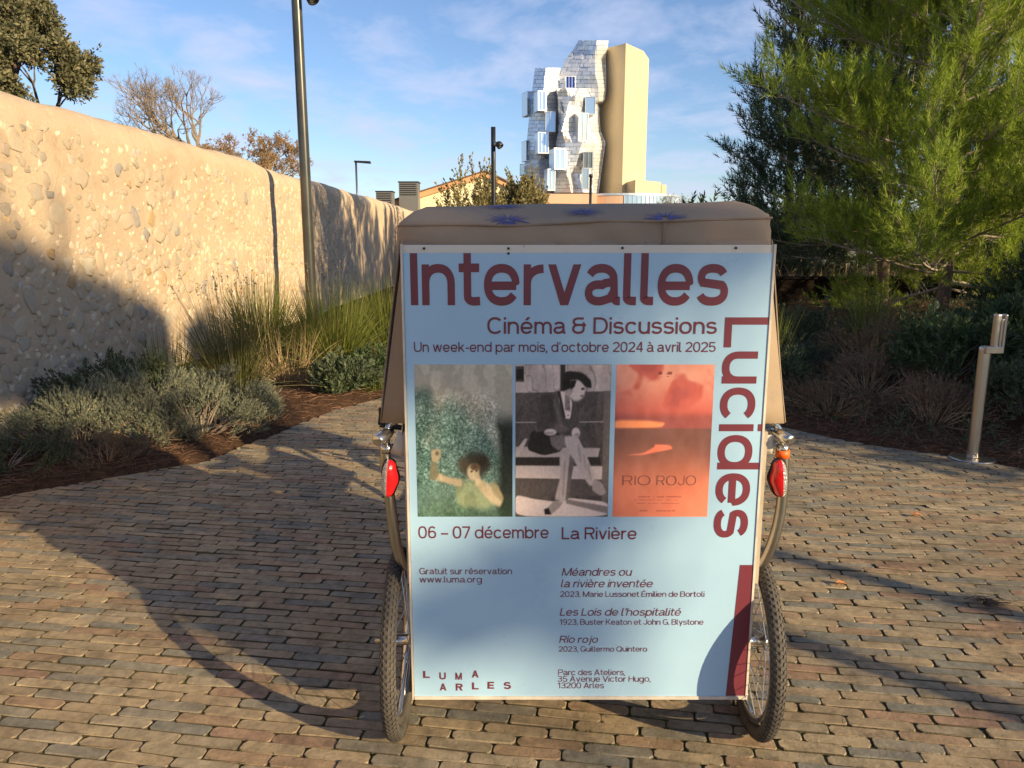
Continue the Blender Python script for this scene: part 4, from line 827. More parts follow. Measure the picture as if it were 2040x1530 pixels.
def sitter(u, v):
    L = .34 + .03 * vnoise(u, v * 1.5, 50) + .03 * fbm(u, v, 9)
    def p(pts, val, soft=.006, a=1): nonlocal L; m = inpoly(u, v, pts, soft) * a; L = L * (1 - m) + val * m
    def b(cx, cy, rx, ry, val, s=.2): nonlocal L; m = blob(u, v, cx, cy, rx, ry, s); L = L * (1 - m) + val * m
    stone = .66 + .08 * fbm(u, v, 7) - .12 * (np.abs(vnoise(u, v * .6, 14)) < .08)
    m = inpoly(u, v, [(0, 0), (1, 0), (1, .17), (0, .18)], .004); L = L * (1 - m) + stone * m
    p([(0, .01), (.09, .01), (.09, .11), (0, .11)], .3); p([(.01, .03), (.08, .03), (.08, .095), (.01, .095)], .17); p([(.47, 0), (.52, 0), (.52, .18), (.47, .18)], .25)
    p([(0, .368), (.98, .364), (.98, .37), (0, .375)], .62, .003); p([(.93, .17), (1, .17), (1, 1), (.93, .95)], .42, .01)
    p([(0, .53), (.9, .54), (.88, .60), (0, .61)], .66); p([(0, .6), (.9, .6), (.92, .65), (0, .655)], .24); p([(0, .655), (.93, .66), (.93, .75), (0, .74)], .73); p([(0, .74), (.94, .75), (.94, .86), (0, .86)], .36)
    p([(0, .85), (.2, .88), (.45, .90), (.55, .87), (1, .90), (1, 1), (0, 1)], .78); p([(.55, .88), (1, .93), (1, .98), (.55, .91)], .50, .008)
    p([(0, .56), (.10, .475), (.13, .48), (.05, .58), (0, .60)], .7); p([(.17, .42), (.47, .43), (.50, .56), (.30, .59), (.12, .55)], .22)
    p([(.30, .20), (.46, .165), (.58, .19), (.66, .30), (.68, .40), (.55, .44), (.34, .42), (.22, .43), (.24, .28)], .34, .008); p([(.24, .27), (.34, .2), (.38, .37), (.56, .40), (.55, .44), (.34, .42), (.20, .44)], .40, .01)
    p([(.46, .17), (.53, .17), (.60, .24), (.58, .35), (.52, .345), (.45, .22)], .80, .006); p([(.52, .19), (.57, .2), (.58, .30), (.52, .29)], .5, .008); p([(.44, .17), (.47, .17), (.53, .34), (.50, .345)], .24)
    b(.64, .165, .09, .068, .76); p([(.55, .12), (.62, .11), (.60, .18), (.56, .21), (.50, .17)], .62, .01); p([(.57, .10), (.64, .10), (.62, .14), (.58, .16)], .18, .008); b(.705, .155, .02, .008, .35); b(.70, .20, .022, .006, .45)
    p([(.49, .06), (.55, .04), (.70, .05), (.79, .10), (.80, .15), (.74, .145), (.66, .095), (.56, .10), (.50, .09)], .20, .008); p([(.49, .09), (.57, .09), (.58, .15), (.50, .17)], .17, .008)
    L *= 1 - .22 * inpoly(u, v, [(.30, .20), (.40, .2), (.42, .42), (.22, .43), (.24, .28)], .03); L += .06 * smooth01((.03 - np.abs(u - .44 - (v - .3) * .5)) / .02) * ((v > .22) & (v < .40))
    for y_ in (.24, .28, .325): b(.555, y_, .006, .005, .25)
    b(.37, .435, .065, .022, .76); b(.64, .44, .045, .035, .76); b(.36, .442, .05, .010, .62); b(.65, .455, .03, .014, .6); p([(.36, .46), (.54, .45), (.54, .52), (.46, .56), (.38, .52)], .46, .01)
    p([(.52, .46), (.66, .46), (.74, .56), (.86, .74), (.84, .79), (.79, .79), (.62, .62), (.53, .52)], .70, .01); p([(.47, .59), (.54, .57), (.61, .60), (.59, .76), (.54, .90), (.42, .885), (.48, .74)], .68, .012); p([(.58, .58), (.63, .62), (.57, .88), (.54, .89)], .42, .01)
    for x_, y0_ in ((.66, .60), (.72, .66), (.77, .72)): p([(x_, y0_ - .08), (x_ + .02, y0_ - .075), (x_ + .05, y0_ + .03), (x_ + .035, y0_ + .035), (x_ + .01, y0_ - .02)], .55, .012, .7)
    p([(.52, .62), (.54, .62), (.52, .86), (.50, .86), (.51, .74)], .54, .012, .7)
    p([(.84, .74), (.93, .77), (.98, .84), (.92, .86), (.82, .82)], .60, .008); p([(.33, .95), (.42, .89), (.52, .90), (.47, .94), (.40, .98), (.32, .98)], .58, .008); p([(.31, .95), (.36, .94), (.39, .985), (.32, .985)], .2, .006)
    L = np.clip((L - .42) * 1.25 + .45 + .035 * vnoise(u, v, 70), .13, .92); return L[..., None] * np.array([1.0, .90, .86])
def redsky(u, v):
    C = np.array([.76, .38, .34]) * np.ones(u.shape + (3,)); f = fbm(u, v * 1.4, 3.2, 4); C = put(C, smooth01((f - .05) / .5) * smooth01((.35 - v) / .3) * .7, [.93, .68, .58]); C = put(C, smooth01((-f - .05) / .6) * smooth01((.4 - v) / .1) * .7, [.66, .33, .32])
    C = put(C, smooth01((v - .29) / .06) * .6, [.50, .30, .30]); C = put(C, inpoly(u, v, [(0, .355), (.35, .36), (.52, .375), (.48, .405), (0, .415)], .012), [.97, .58, .40])
    t = smooth01((v - .40) / .02); low = np.array([.48, .33, .30]) * (1 - smooth01((v - .45) / .45))[..., None] + np.array([.91, .52, .41]) * smooth01((v - .45) / .45)[..., None]; C = C * (1 - t[..., None]) + low * t[..., None]
    C = put(C, inpoly(u, v, [(.13, .585), (.30, .575), (.42, .53), (.42, .515), (.58, .52), (.61, .545), (.45, .565), (.30, .585)], .008), [.93, .50, .40]); C = put(C, smooth01((u - .75) / .3) * smooth01((.8 - v) / .3) * t * .4, [.42, .29, .29])
    for k, (y_, a, b_) in enumerate([(.865, .27, .72), (.885, .22, .68), (.91, .25, .7), (.96, .28, .66)]): C = put(C, ((np.abs(v - y_) < .0035) & (u > a) & (u < b_) & (vnoise(u, v, 42) > -.2)).astype(float) * .5, [.62, .33, .28])
    for a_, b_, y_, h_ in ((.43, .57, .055, .008), (.46, .54, .075, .002)): C = put(C, ((np.abs(v - y_) < h_) & (u > a_) & (u < b_) & (vnoise(u, v * .2, 46) > -.25)).astype(float) * .6, [.38, .16, .16])
    return C + .02 * fbm(u, v, 12)[..., None]
picture(825, 1021, 726, 1029, swimmer); picture(1027, 1218, 726, 1029, sitter); picture(1228, 1424, 726, 1029, redsky)
RED2 = M('brown_red_ink', (.26, .085, .06), .5).m
line('RIO', 1240, 1295, 966, 947, w=.055, track=.12, mat=RED2, y=SYP - .002); line('ROJO', 1308, 1386, 966, 947, w=.055, track=.12, mat=RED2, y=SYP - .002)

# hood: superellipse rings from valance to crown
RA = np.array([.507, .511, .511, .509, .504, .495, .480, .450, .26, .0]); RB = np.array([.293, .299, .299, .294, .281, .245, .185, .11, .05, .0]); RZ = np.array([1.455, 1.475, 1.512, 1.543, 1.556, 1.570, 1.588, 1.603, 1.607, 1.608]); HY = 2.335
def ringpt(k, a, e=14.0):
    c, s = np.cos(a), np.sin(a); q = (np.abs(c) ** e + np.abs(s) ** e) ** (-1 / e); return XC + RA[k] * q * c, HY + RB[k] * q * s
def sag(x, y): return .0035 * fbm(x, y, 4, 2) + .020 * (x - XC)
def roofz(x, y):
    lo, hi = 3., 9.
    for _ in range(22):
        m_ = (lo + hi) / 2; a_ = np.interp(m_, range(10), RA); b_ = np.interp(m_, range(10), RB)
        ins = (abs(x - XC) / max(a_, 1e-6)) ** 14 + (abs(y - HY) / max(b_, 1e-6)) ** 14 < 1
        if ins: lo = m_
        else: hi = m_
    return float(np.interp(lo, range(10), RZ) + sag(x, y))
g = Geo(); n = 260; a = np.arange(n) * 2 * math.pi / n; a = a - .17 * np.sin(4 * a); Vr = []
ks = np.r_[np.arange(0, 9, .5)]
for k in ks:
    A_ = np.interp(k, range(10), RA); B_ = np.interp(k, range(10), RB); Z_ = np.interp(k, range(10), RZ); c, s = np.cos(a), np.sin(a); q = (np.abs(c) ** 14 + np.abs(s) ** 14) ** (-1 / 14)
    x, y = XC + A_ * q * c, HY + B_ * q * s; wv = .003 * np.sin(a * 23 + k) * (k < 3) + .004 * vnoise(a * 3, k, 1.5); Vr.append(np.column_stack([x + wv * c, y + wv * s, Z_ + sag(x, y) - (.002 * np.sin(a * 11) if k == 0 else 0)]))
grid(g, np.stack(Vr), closed=True); g.faces.append((np.array([[(len(ks) - 1) * n + j for j in range(n)]]), 0))
hood = g.obj('canopy', FABRIC, cab, True); so = hood.modifiers.new('thick', 'SOLIDIFY'); so.thickness = .003
g = Geo(); pa = [ringpt(3, q_) for q_ in np.linspace(0, 6.283, 121)]; pipe(g, [(x, y, 1.5465 + sag(x, y)) for x, y in pa], .0035, 6, False); pipe(g, [(XC + .205, 2.034, z) for z in np.linspace(1.457, 1.545, 4)], .0022, 5)
g.obj('seam', simple('seam_tape', (.25, .18, .125), .85), hood)
def star(cx, cy, r_, sq=.75, nr=18):
    g = Geo()
    for k in range(nr):
        a_ = k * 2 * math.pi / nr + random.uniform(-.06, .06); L_ = r_ * (1 if k % 2 else .82) * random.uniform(.85, 1.1); d = np.array([math.cos(a_), math.sin(a_) * sq]); p_ = np.array([-d[1], d[0]]) / np.linalg.norm(d)
        row = []
        for t in (.17, .38, .6, .8, 1):
            hw_ = .0019 * (1 - abs(t - .35) * 1.1) + .0003
            for sg in (-1, 1): q = np.array([cx, cy]) + d * L_ * t + p_ * hw_ * sg; row.append((q[0], q[1], roofz(q[0], q[1]) + .0035))
        m = np.arange(4); g.add(row, np.stack([2 * m, 2 * m + 1, 2 * m + 3, 2 * m + 2], 1))
    return g.obj('printed_star', INK, hood)
for px, py in ((1162, 424), (1012, 441), (1325, 437), (1003, 414)):
    best = min(((abs((roofz(at(px, py, Y).x, Y)) - at(px, py, Y).z), Y) for Y in np.arange(2.045, 2.32, .004)))[1]; star(at(px, py, best).x, best, .064)
def sheet(name, P, mat, th=.004, parent=None, nu=10, nv=10, wav=0):
    P = [np.array(p, float) for p in P]; u, v = np.meshgrid(np.linspace(0, 1, nu), np.linspace(0, 1, nv)); u = u[..., None]; v = v[..., None]
    V = (P[0] * (1 - u) + P[1] * u) * (1 - v) + (P[3] * (1 - u) + P[2] * u) * v; nn = np.cross(P[1] - P[0], P[3] - P[0]); nn /= np.linalg.norm(nn)
    if wav: V = V + nn * (wav * np.sin(u * 9 + v * 3) * v)
    g = Geo(); grid(g, V); o = g.obj(name, mat, parent or cab, True); m = o.modifiers.new('thick', 'SOLIDIFY'); m.thickness = th; return o
for s_ in (-1, 1):
    X0, X1 = XC + s_ * .500, XC + s_ * .565
    sheet('side_curtain', [(X0, 2.06, 1.50), (X0, 2.62, 1.50), (X1, 2.56, 1.0), (X1, 2.045, 1.0)], FABRIC, wav=.006)
sheet('back_curtain', [(XC - .485, 2.042, 1.5), (XC + .485, 2.042, 1.5), (XC + .56, 2.042, 1.0), (XC - .56, 2.042, 1.0)], FABRIC, wav=.004)
# body tub, seat, floor
g = Geo(); box(g, (XC, 2.06, .72), (.90, .035, .50)); box(g, (XC - .46, 2.36, .755), (.03, .56, .53)); box(g, (XC + .46, 2.36, .755), (.03, .56, .53)); bevel(g.obj('body_shell', WOODB, cab), .006)
STRIP = simple('strip_metal', (.5, .42, .33), .5, .3)
for x_ in (SX0 - .003, SX1 + .014): g = Geo(); box(g, (x_, 2.045, .755), (.012, .05, .45)); g.obj('edge_strip', STRIP, cab)
g = Geo(); box(g, (XC, 2.33, .62), (.86, .46, .12)); bevel(g.obj('seat', simple('black_vinyl', (.03, .03, .032), .5), cab), .03, 3)
g = Geo(); box(g, (XC, 2.13, .95), (.86, .09, .5)); bevel(g.obj('backrest', bpy.data.materials['black_vinyl'], cab), .03, 3)
g = Geo(); box(g, (XC, 2.82, .30), (.72, .62, .03)); g.obj('footboard', WOODB, cab)
for x_, w_ in ((XC - .18, .44), (XC + .27, .28)): g = Geo(); box(g, (x_, 3.02, .62), (w_, .03, .52)); bevel(g.obj('added_shade_panel', WOODB, cab), .006)  # unseen panels, added with a gap so their shadow leaves a lit streak
g = Geo(); box(g, (XC, 3.2, .50), (.24, .16, .30)); bevel(g.obj('added_shade_box_low', BLACKM, cab), .02)  # added out of sight behind the board to widen the shade on the paving
g = Geo(); box(g, (XC, 3.07, .82), (.20, .14, .16)); bevel(g.obj('added_shade_box_saddle', bpy.data.materials['black_vinyl'], cab), .03)  # hidden block by the saddle, added to cast another shadow bar
g = Geo(); box(g, (XC + .09, 3.5, .35), (.02, .62, .13)); bevel(g.obj('added_shade_plate', BLACKM, cab), .008)  # hidden plate, put in for the shadow streaks on the left paving
g = Geo(); box(g, (XC, 3.56, .68), (.05, .44, .30)); bevel(g.obj('added_shade_box_frame', bpy.data.materials['black_vinyl'], cab), .02)  # unseen block added to throw one solid dark bar across the ground
g = Geo(); box(g, (XC, 4.22, .80), (.34, .30, .24)); bevel(g.obj('added_shade_box_front', WOODB, cab), .01)  # unseen box added up front to shade the farther paving streaks
g = Geo(); box(g, (XC, 3.98, .92), (.30, .22, .20)); bevel(g.obj('added_shade_box_bar', bpy.data.materials['black_vinyl'], cab), .03)  # hidden block added at the handlebar to break up sunlight on the paving
# frame
g = Geo(); rd_ = .016
for s_ in (-1, 1):
    pipe(g, [(XC + s_ * .40, 2.05, .45), (XC + s_ * .40, 3.05, .30)], rd_, 10); pipe(g, [(XC + s_ * .40, 3.05, .30), (XC + s_ * .12, 3.35, .35)], rd_, 10)
    pipe(g, arcpts([(XC + s_ * .50, 2.08, .95), (XC + s_ * .475, 2.07, 1.25), (XC + s_ * .46, 2.1, 1.48), (XC + s_ * .4, 2.1, 1.53)]), .011, 8)
    pipe(g, arcpts([(XC + s_ * .50, 2.08, .95), (XC + s_ * .49, 2.3, 1.2), (XC + s_ * .46, 2.55, 1.48), (XC + s_ * .4, 2.57, 1.53)]), .011, 8)
pipe(g, [(XC - .56, 2.15, .283), (XC + .555, 2.15, .283)], .014, 10); pipe(g, [(XC - .4, 2.1, .45), (XC + .4, 2.1, .45)], rd_, 10); pipe(g, [(XC - .4, 2.57, 1.53), (XC + .4, 2.57, 1.53)], .011, 8)
pipe(g, [(XC, 2.3, .40), (XC, 3.1, .36), (XC, 3.45, .34)], .02, 10); pipe(g, [(XC, 3.45, .34), (XC, 3.28, .86)], .017, 10); pipe(g, [(XC, 3.45, .34), (XC, 3.95, .80)], .02, 10); pipe(g, [(XC, 3.31, .76), (XC, 3.93, .88)], .016, 10)
pipe(g, [(XC, 3.90, .96), (XC, 3.99, .70)], .02, 10)
for s_ in (-1, 1): pipe(g, arcpts([(XC + s_ * .05, 3.99, .68), (XC + s_ * .055, 4.08, .42), (XC + s_ * .055, 4.17, .29)]), .012, 8); pipe(g, [(XC + s_ * .40, 2.05, .45), (XC + s_ * .40, 2.15, .30)], rd_, 8)
g.obj('frame', BLACKM, cab, True)
g = Geo(); pipe(g, arcpts([(XC - .33, 3.62, 1.08), (XC - .24, 3.80, 1.10), (XC, 3.88, 1.06), (XC + .24, 3.80, 1.10), (XC + .33, 3.62, 1.08)]), .012, 10); pipe(g, [(XC, 3.88, 1.06), (XC, 3.91, .94)], .014, 8); g.obj('handlebar', STEEL, cab, True)
g = Geo(); V = []
for t in np.linspace(0, 1, 9):
    wd = np.interp(t, [0, .3, .55, 1], [.10, .11, .04, .02]); a_ = np.linspace(0, 2 * math.pi, 17)[:-1]; V.append(np.column_stack([XC + np.cos(a_) * wd, np.full(16, 3.14 + .28 * t), .93 + .012 * np.cos(t * 6) + np.sin(a_) * .025]))
grid(g, np.stack(V), closed=True); g.faces.append((np.array([list(range(16))]), 0)); g.obj('saddle', bpy.data.materials['black_vinyl'], cab, True)
def wheel(cx, cy, rad, tilt=0, side=1):
    w_ = link('wheel', None, cab, (cx - XC, cy - 2.15, rad)); w_.rotation_euler = (0, 0, tilt)
    def P(g, name, mat, sm=True): o = link(name, g.mesh(name, mat, sm), w_, (0, 0, 0)); return o
    tr = .0215; rt = rad - tr; n = 72; a = np.arange(n) * 2 * math.pi / n; b = np.arange(14) * 2 * math.pi / 14
    g = Geo(); V = np.stack([np.stack([np.sin(bb) * tr * np.ones(n), np.cos(a) * (rt + np.cos(bb) * tr), np.sin(a) * (rt + np.cos(bb) * tr)], 1) for bb in b] ); grid(g, np.concatenate([V, V[:1]]), closed=True); tyre = P(g, 'tyre', RUBBER)
    g = Geo(); m = 86                                       # tread blocks in five staggered rows
    for row, bb in enumerate((-1.05, -.62, -.2, .2, .62, 1.05)):
        for k in range(m):
            aa = (k + (row % 2) * .5) * 2 * math.pi / m; sk = .35 * (1 if row < 3 else -1)
            er = np.array([math.sin(bb), math.cos(bb) * math.cos(aa), math.cos(bb) * math.sin(aa)]); ea = np.array([0, -math.sin(aa), math.cos(aa)]); eb = np.cross(er, ea); c_ = np.array([0, rt * math.cos(aa), rt * math.sin(aa)]) + er * (tr + .001)
            l_, q_ = .0078, .0043
            pts = [c_ + ea * (sa_ * l_ * .8 + sb_ * q_ * sk) + eb * sb_ * q_ + er * h_ for h_ in (-.003, .0014) for sa_, sb_ in ((-1, -1), (1, -1), (1, 1), (-1, 1))]; g.add(np.array(pts), BOXF)
    tag(link('tread', g.mesh('tread', RUBBER), w_, (0, 0, 0)), kind='stuff')
    ri = rad - .052; g = Geo(); lathe(g, [(ri + .006, -.014), (ri + .004, -.0155), (ri - .012, -.012), (ri - .017, 0), (ri - .012, .012), (ri + .004, .0155), (ri + .006, .014)], (0, 0, 0), (1, 0, 0), 64); P(g, 'rim', CHROME)
    g = Geo(); lathe(g, [(0, -.075), (.008, -.075), (.009, -.042), (.024, -.036), (.024, -.03), (.013, -.025), (.013, .025), (.024, .03), (.024, .036), (.009, .042), (.008, .06), (0, .06)], (0, 0, 0), (1, 0, 0), 20); P(g, 'hub', CHROME)
    sg = Geo(); tubes(sg, [(0, 0, 0)], [(1, 0, 0)], .0011, .0011, 5); base = None
    for k in range(32):
        aa = k * 2 * math.pi / 32; s_ = 1 if k % 2 else -1; off = .95 * (1 if (k // 2) % 2 else -1); h_ = Vector((s_ * .033, .022 * math.cos(aa + off), .022 * math.sin(aa + off))); e_ = Vector((s_ * .004, (ri - .012) * math.cos(aa), (ri - .012) * math.sin(aa)))
        if base is None: base = sg.mesh('spoke', CHROME)
        o = link('spoke', base, w_, h_); d_ = e_ - h_; o.scale = (d_.length, 1, 1); o.rotation_euler = d_.to_track_quat('X', 'Z').to_euler()
    return w_
wheel(-.348, 2.14, .283, R(1.5)); wheel(.747, 2.14, .283, R(-3.5)); wheel(XC, 4.17, .30)
# mudguard-like inner black plates, light tubes, clamps and lights
for s_ in (-1, 1):
    cx = XC + s_ * .36
    P3 = [at(768 if s_ < 0 else 1560, 884, 2.05), at(769 if s_ < 0 else 1561, 930, 2.05), at(779 if s_ < 0 else 1556, 1010, 2.05), at(788 if s_ < 0 else 1541, 1075, 2.05), at(801 if s_ < 0 else 1520, 1118, 2.06), at(822 if s_ < 0 else 1494, 1132, 2.08)]
    g = Geo(); pipe(g, arcpts(P3, 6), .0155, 14); g.obj('side_tube', STEEL, cab, True)
    g = Geo(); q = at(751 if s_ < 0 else 1576, 879, 1.99); lathe(g, [(0, -.0), (.014, 0), (.0165, .003), (.0165, .055), (.012, .075), (0, .08)], q, q + Vector((-s_ * .35, .9, .15)), 18); g.obj('clamp_knob', CHROME, cab, True)
    g = Geo(); pipe(g, arcpts([tuple(q + Vector((-s_ * .008, .05, .004))), tuple(at(769 if s_ < 0 else 1555, 862, 2.04)), tuple(at(776 if s_ < 0 else 1546, 846, 2.05)), tuple(at(790 if s_ < 0 else 1533, 840, 2.05))], 6), [.011, .011, .010, .010] + [.009] * 15, 10)
    pipe(g, arcpts([tuple(at(770 if s_ < 0 else 1556, 884, 2.05)), tuple(at(772 if s_ < 0 else 1552, 862, 2.05)), tuple(at(778 if s_ < 0 else 1546, 846, 2.06))], 6), .010, 10); g.obj('clamp_arm', CHROME, cab, True)
    g = Geo(); q = at(771 if s_ < 0 else 1559, 893, 2.05); lathe(g, [(0, -.012), (.0185, -.012), (.0185, .012), (0, .012)], q, q + Vector((0, 0, 1)), 16); g.obj('collar', CHROME, cab, True)
    # lamp: red two-lobed cover on the inner half, clear ribbed lens on the outer half
    c = at(770 if s_ < 0 else 1558, 953, 2.02); lh, lw = .0545, .029
    def lobes(z, inner): e_ = np.sqrt(np.maximum(0, 1 - np.abs(z) ** 2.6)); return e_ * (1 + (.10 * np.cos(z * 5.5 + .4) if inner else -.1)) * lw
    zs = np.sin(np.linspace(-1, 1, 25) * math.pi / 2); lamp = None
    for inner, mt, nm in ((True, 'RED', 'red_cover'), (False, 'CLEAR', 'clear_lens')):
        g = Geo(); V = []
        for z in zs:
            wd = lobes(z, inner); th = np.linspace(0, math.pi / 2 + .02, 9); dx = np.sin(th) * wd * (.95 if inner else .68); dy = np.cos(th) * .024 * math.sqrt(max(0, 1 - z ** 4))
            V.append(np.column_stack([c.x + (-s_ if inner else s_) * dx - s_ * .004 + z * .004 * s_ * -1, c.y - dy, np.full(9, c.z + z * lh)]))
        V = np.stack(V); grid(g, V, flip=(inner == (s_ > 0)))
        if mt == 'RED':
            if 'red_plastic' not in bpy.data.materials:
                m_ = M('red_plastic', (.55, .008, .012), .18); m_.bump(m_.noise(160, 2), .0012); m_.b.inputs['Coat Weight'].default_value = .6
                m2 = M('clear_plastic', (.62, .58, .52), .12, .55); m2.bump(m2.ramp(m2.noise(60, 1, stretch=(1, 1, 6)), [(.35, 0), (.65, 1)]), .003)
            lamp = g.obj('tail_light', bpy.data.materials['red_plastic'], cab, True); lamp['label'] = 'red and clear tail light on the side tube'
        else: g.obj('clear_lens', bpy.data.materials['clear_plastic'], lamp, True)
    g = Geo(); V = np.stack([np.column_stack([[c.x - s_ * .004 + lobes(z, True) * .98 * -s_, c.x - s_ * .004 + s_ * lobes(z, False) * .70], [c.y + .001, c.y + .001], [c.z + z * lh] * 2]) for z in zs]); Vb = V.copy(); Vb[..., 1] += .022; grid(g, Vb, flip=s_ < 0)
    for e in (0, 1): grid(g, np.stack([V[:, e], Vb[:, e]], 1))
    g.obj('housing', BLACKM, lamp)
q = at(1559, 903, 2.05); g = Geo(); lathe(g, [(0, -.011), (.0195, -.011), (.0195, .011), (0, .011)], q, q + Vector((0, 0, 1)), 18); g.obj('orange_tape', M('orange_tape', (.85, .12, .01), .5).m, cab, True)
TAPE = M('milky_tape', (.50, .45, .38), .35).m
for a_, b_, c_, d_ in (((793, 858), (806, 866), (806, 910), (778, 902)), ((1520, 866), (1542, 866), (1538, 903), (1519, 900))):
    P = [at(*p, 2.03) for p in (a_, b_, c_, d_)]; sheet('tape', P, TAPE, .003, nu=4, nv=4)
for s_ in (-1, 1): g = Geo(); box(g, (XC + s_ * .475, 2.12, .66), (.012, .15, .50)); g.obj('inner_plate', BLACKM, cab)
g = Geo(); pipe(g, [at(757, 812, 2.06), at(757, 828, 2.06), at(755, 846, 2.06)], .004, 6); pipe(g, [at(757, 846, 2.06), at(800, 852, 2.06)], .008, 6); g.obj('strap', BLACKM, cab)

# ---------------------------------------------------------------- plants in the left bed
def gx(px, py): d = ray(px, py); t = CAMZ / -d.z; return d.x * t, d.y * t
blades('grass_clump', (-2.72, 7.25, .03), .17, (.75, 1.3), 520, .50, BLADED, 'tall straw green rush clump with dark seed heads at the wall foot', width=.0075, droop=.5, heads=24, lean=(-.04, 0))
blades('grass_clump', (-2.05, 8.55, .03), .24, (.75, 1.25), 1300, .52, BLADE, 'large bright green rush clump right of the lamp post', width=.008, droop=.42, heads=4)
blades('grass_clump', (-3.15, 9.4, .03), .24, (.9, 1.3), 700, .42, BLADE, 'green rush clump between lamp post and wall shadow', width=.009, droop=.4, heads=4)
blades('grass_clump', (-3.3, 7.15, .03), .15, (.5, .85), 420, .75, BLADE, 'low arching light green tussock against the wall base', width=.0085, droop=.75)
blades('grass_clump', (-2.35, 7.85, .03), .25, (.5, .95), 260, 1.0, simple('straw', (.34, .24, .12), .8), 'dead straw coloured blades sprawling between the two tall rush clumps', width=.006, droop=.5)
blades('grass_clump', (-1.42, 7.55, .02), .12, (.12, .3), 200, .8, BLADE, 'small green weed tuft at the path edge beside the hood', width=.007, droop=.5)
blades('grass_clump', (-1.75, 10.6, .03), .25, (.8, 1.2), 620, .5, BLADE, 'far green rush clump half hidden behind the pedicab hood', width=.011, droop=.4)
L_ = [((-3.18, 5.35), .50, .55, .42, 1500, GREY, SANT, 'shaded grey santolina mound at the left picture edge'),
      ((-3.45, 6.15), .42, .5, .44, 1100, ROSEM, ROST, 'dark green rosemary against the shaded stone wall'),
      ((-2.95, 5.95), .45, .42, .40, 1500, GREY, SANT, 'pale sunlit santolina mound with upright sprigs near the wall'),
      ((-2.72, 5.38), .36, .30, .27, 900, GREY, HEAT, 'dry brown edged santolina over the paving edge'),
      ((-2.42, 5.62), .40, .34, .33, 1500, GREY, SANT, 'dense silvery mound at the middle of the paving edge'),
      ((-2.62, 6.4), .42, .36, .36, 1300, GREY, SANT, 'blue grey santolina mound before the tall rush clump'),
      ((-2.2, 6.15), .26, .28, .20, 700, GREY, SANT, 'small grey mound with bare russet stems on the path side'),
      ((-3.3, 6.75), .38, .4, .42, 900, ROSEM, ROST, 'upright rosemary sprigs in front of the lit wall'),
      ((-1.72, 7.4), .22, .22, .24, 600, ROSEM, EUPT, 'small rounded green plant beside the path'),
      ((-1.5, 8.1), .17, .2, .24, 260, EUPH, EUPT, 'light green weedy plant below the bright rush clump'),
      ((-2.75, 4.92), .26, .22, .14, 420, DRYF, HEAT, 'low dry brown cushion at the front of the bed'),
      ((-3.35, 4.72), .40, .32, .20, 600, ROSEM, SANT, 'low dark creeping shrub at the left front corner')]
for (x, y), rx, ry, h, n, mt, tp_, lab in L_:
    mound('shrub', (x, y, .02), rx, ry, h, n, tp_, mt, lab, 'shrub', dry=RUSTTWIG if 'dry' in lab or 'russet' in lab else TWIG, hollow=.72 if mt is GREY else .5)
# ---------------------------------------------------------------- plants on the right bank
def bz(x, y): return float(bank(np.array([x]), np.array([y]))[0])
R_ = [((2.75, 6.35), .42, .40, .30, 700, DRYF, HEAT, 'brown dry heather cushion nearest the hood on the right'), ((3.35, 5.85), .40, .38, .30, 700, DRYF, HEAT, 'brown heather at the paving edge left of the steel post'),
      ((2.55, 7.15), .40, .40, .42, 600, ROSEM, ROST, 'dark rosemary behind the first heather beside the hood'), ((3.25, 6.75), .50, .45, .38, 900, DRYF, HEAT, 'wide reddish brown heather in the middle of the bank'),
      ((4.05, 5.75), .42, .40, .34, 650, ROSEM, ROST, 'dark green shrub directly behind the steel post'), ((4.7, 5.15), .45, .42, .40, 650, ROSEM, ROST, 'dark shrub at the right picture edge by the post base'),
      ((3.95, 6.75), .45, .40, .42, 600, EUPH, EUPT, 'leafy green euphorbia in the centre of the bank'), ((4.75, 6.15), .45, .42, .50, 700, ROSEM, ROST, 'rosemary bush between steel post and pine trunk'),
      ((2.85, 8.0), .50, .45, .50, 700, ROSEM, ROST, 'low dark green bush under the blue green pine'), ((3.75, 7.7), .50, .45, .45, 800, DRYF, HEAT, 'brownish grass like heather below the sunny tussock'),
      ((4.75, 7.15), .45, .45, .42, 600, EUPH, EUPT, 'tall euphorbia below the front pine'), ((5.3, 7.8), .32, .32, .75, 500, EUPH, EUPT, 'upright bright green leafy shrub right of the pine trunk'),
      ((5.75, 6.9), .50, .45, .55, 700, ROSEM, ROST, 'dark rosemary behind the steel post top'), ((5.6, 5.9), .5, .5, .55, 700, DRYF, HEAT, 'brown twiggy shrub at the far right edge'),
      ((6.6, 8.4), .45, .4, .6, 500, EUPH, EUPT, 'leafy shrub at the right edge above the steel post'), ((3.6, 8.9), .55, .5, .55, 700, ROSEM, ROST, 'round rosemary bush before the multi stem pine'), ((6.1, 7.5), .4, .4, .6, 500, DRYF, HEAT, 'rusty dry bush behind the top of the steel post')]
for (x, y), rx, ry, h, n, mt, tp_, lab in R_:
    mound('shrub', (x, y, bz(x, y)), rx, ry, h, n, tp_, mt, lab, 'shrub', hollow=.5, scale=1.1, dry=RUSTTWIG if mt is DRYF else TWIG)
blades('grass_clump', (2.62, 7.75, bz(2.6, 7.7)), .12, (.6, .95), 260, .2, BLADE, 'upright sunlit grass tuft beside the right side of the hood', width=.009, droop=.1)
blades('grass_clump', (3.95, 8.3, bz(3.95, 8.3)), .14, (.6, .95), 360, .75, BLADE, 'arching yellow green tussock below the pines', width=.009, droop=.6)
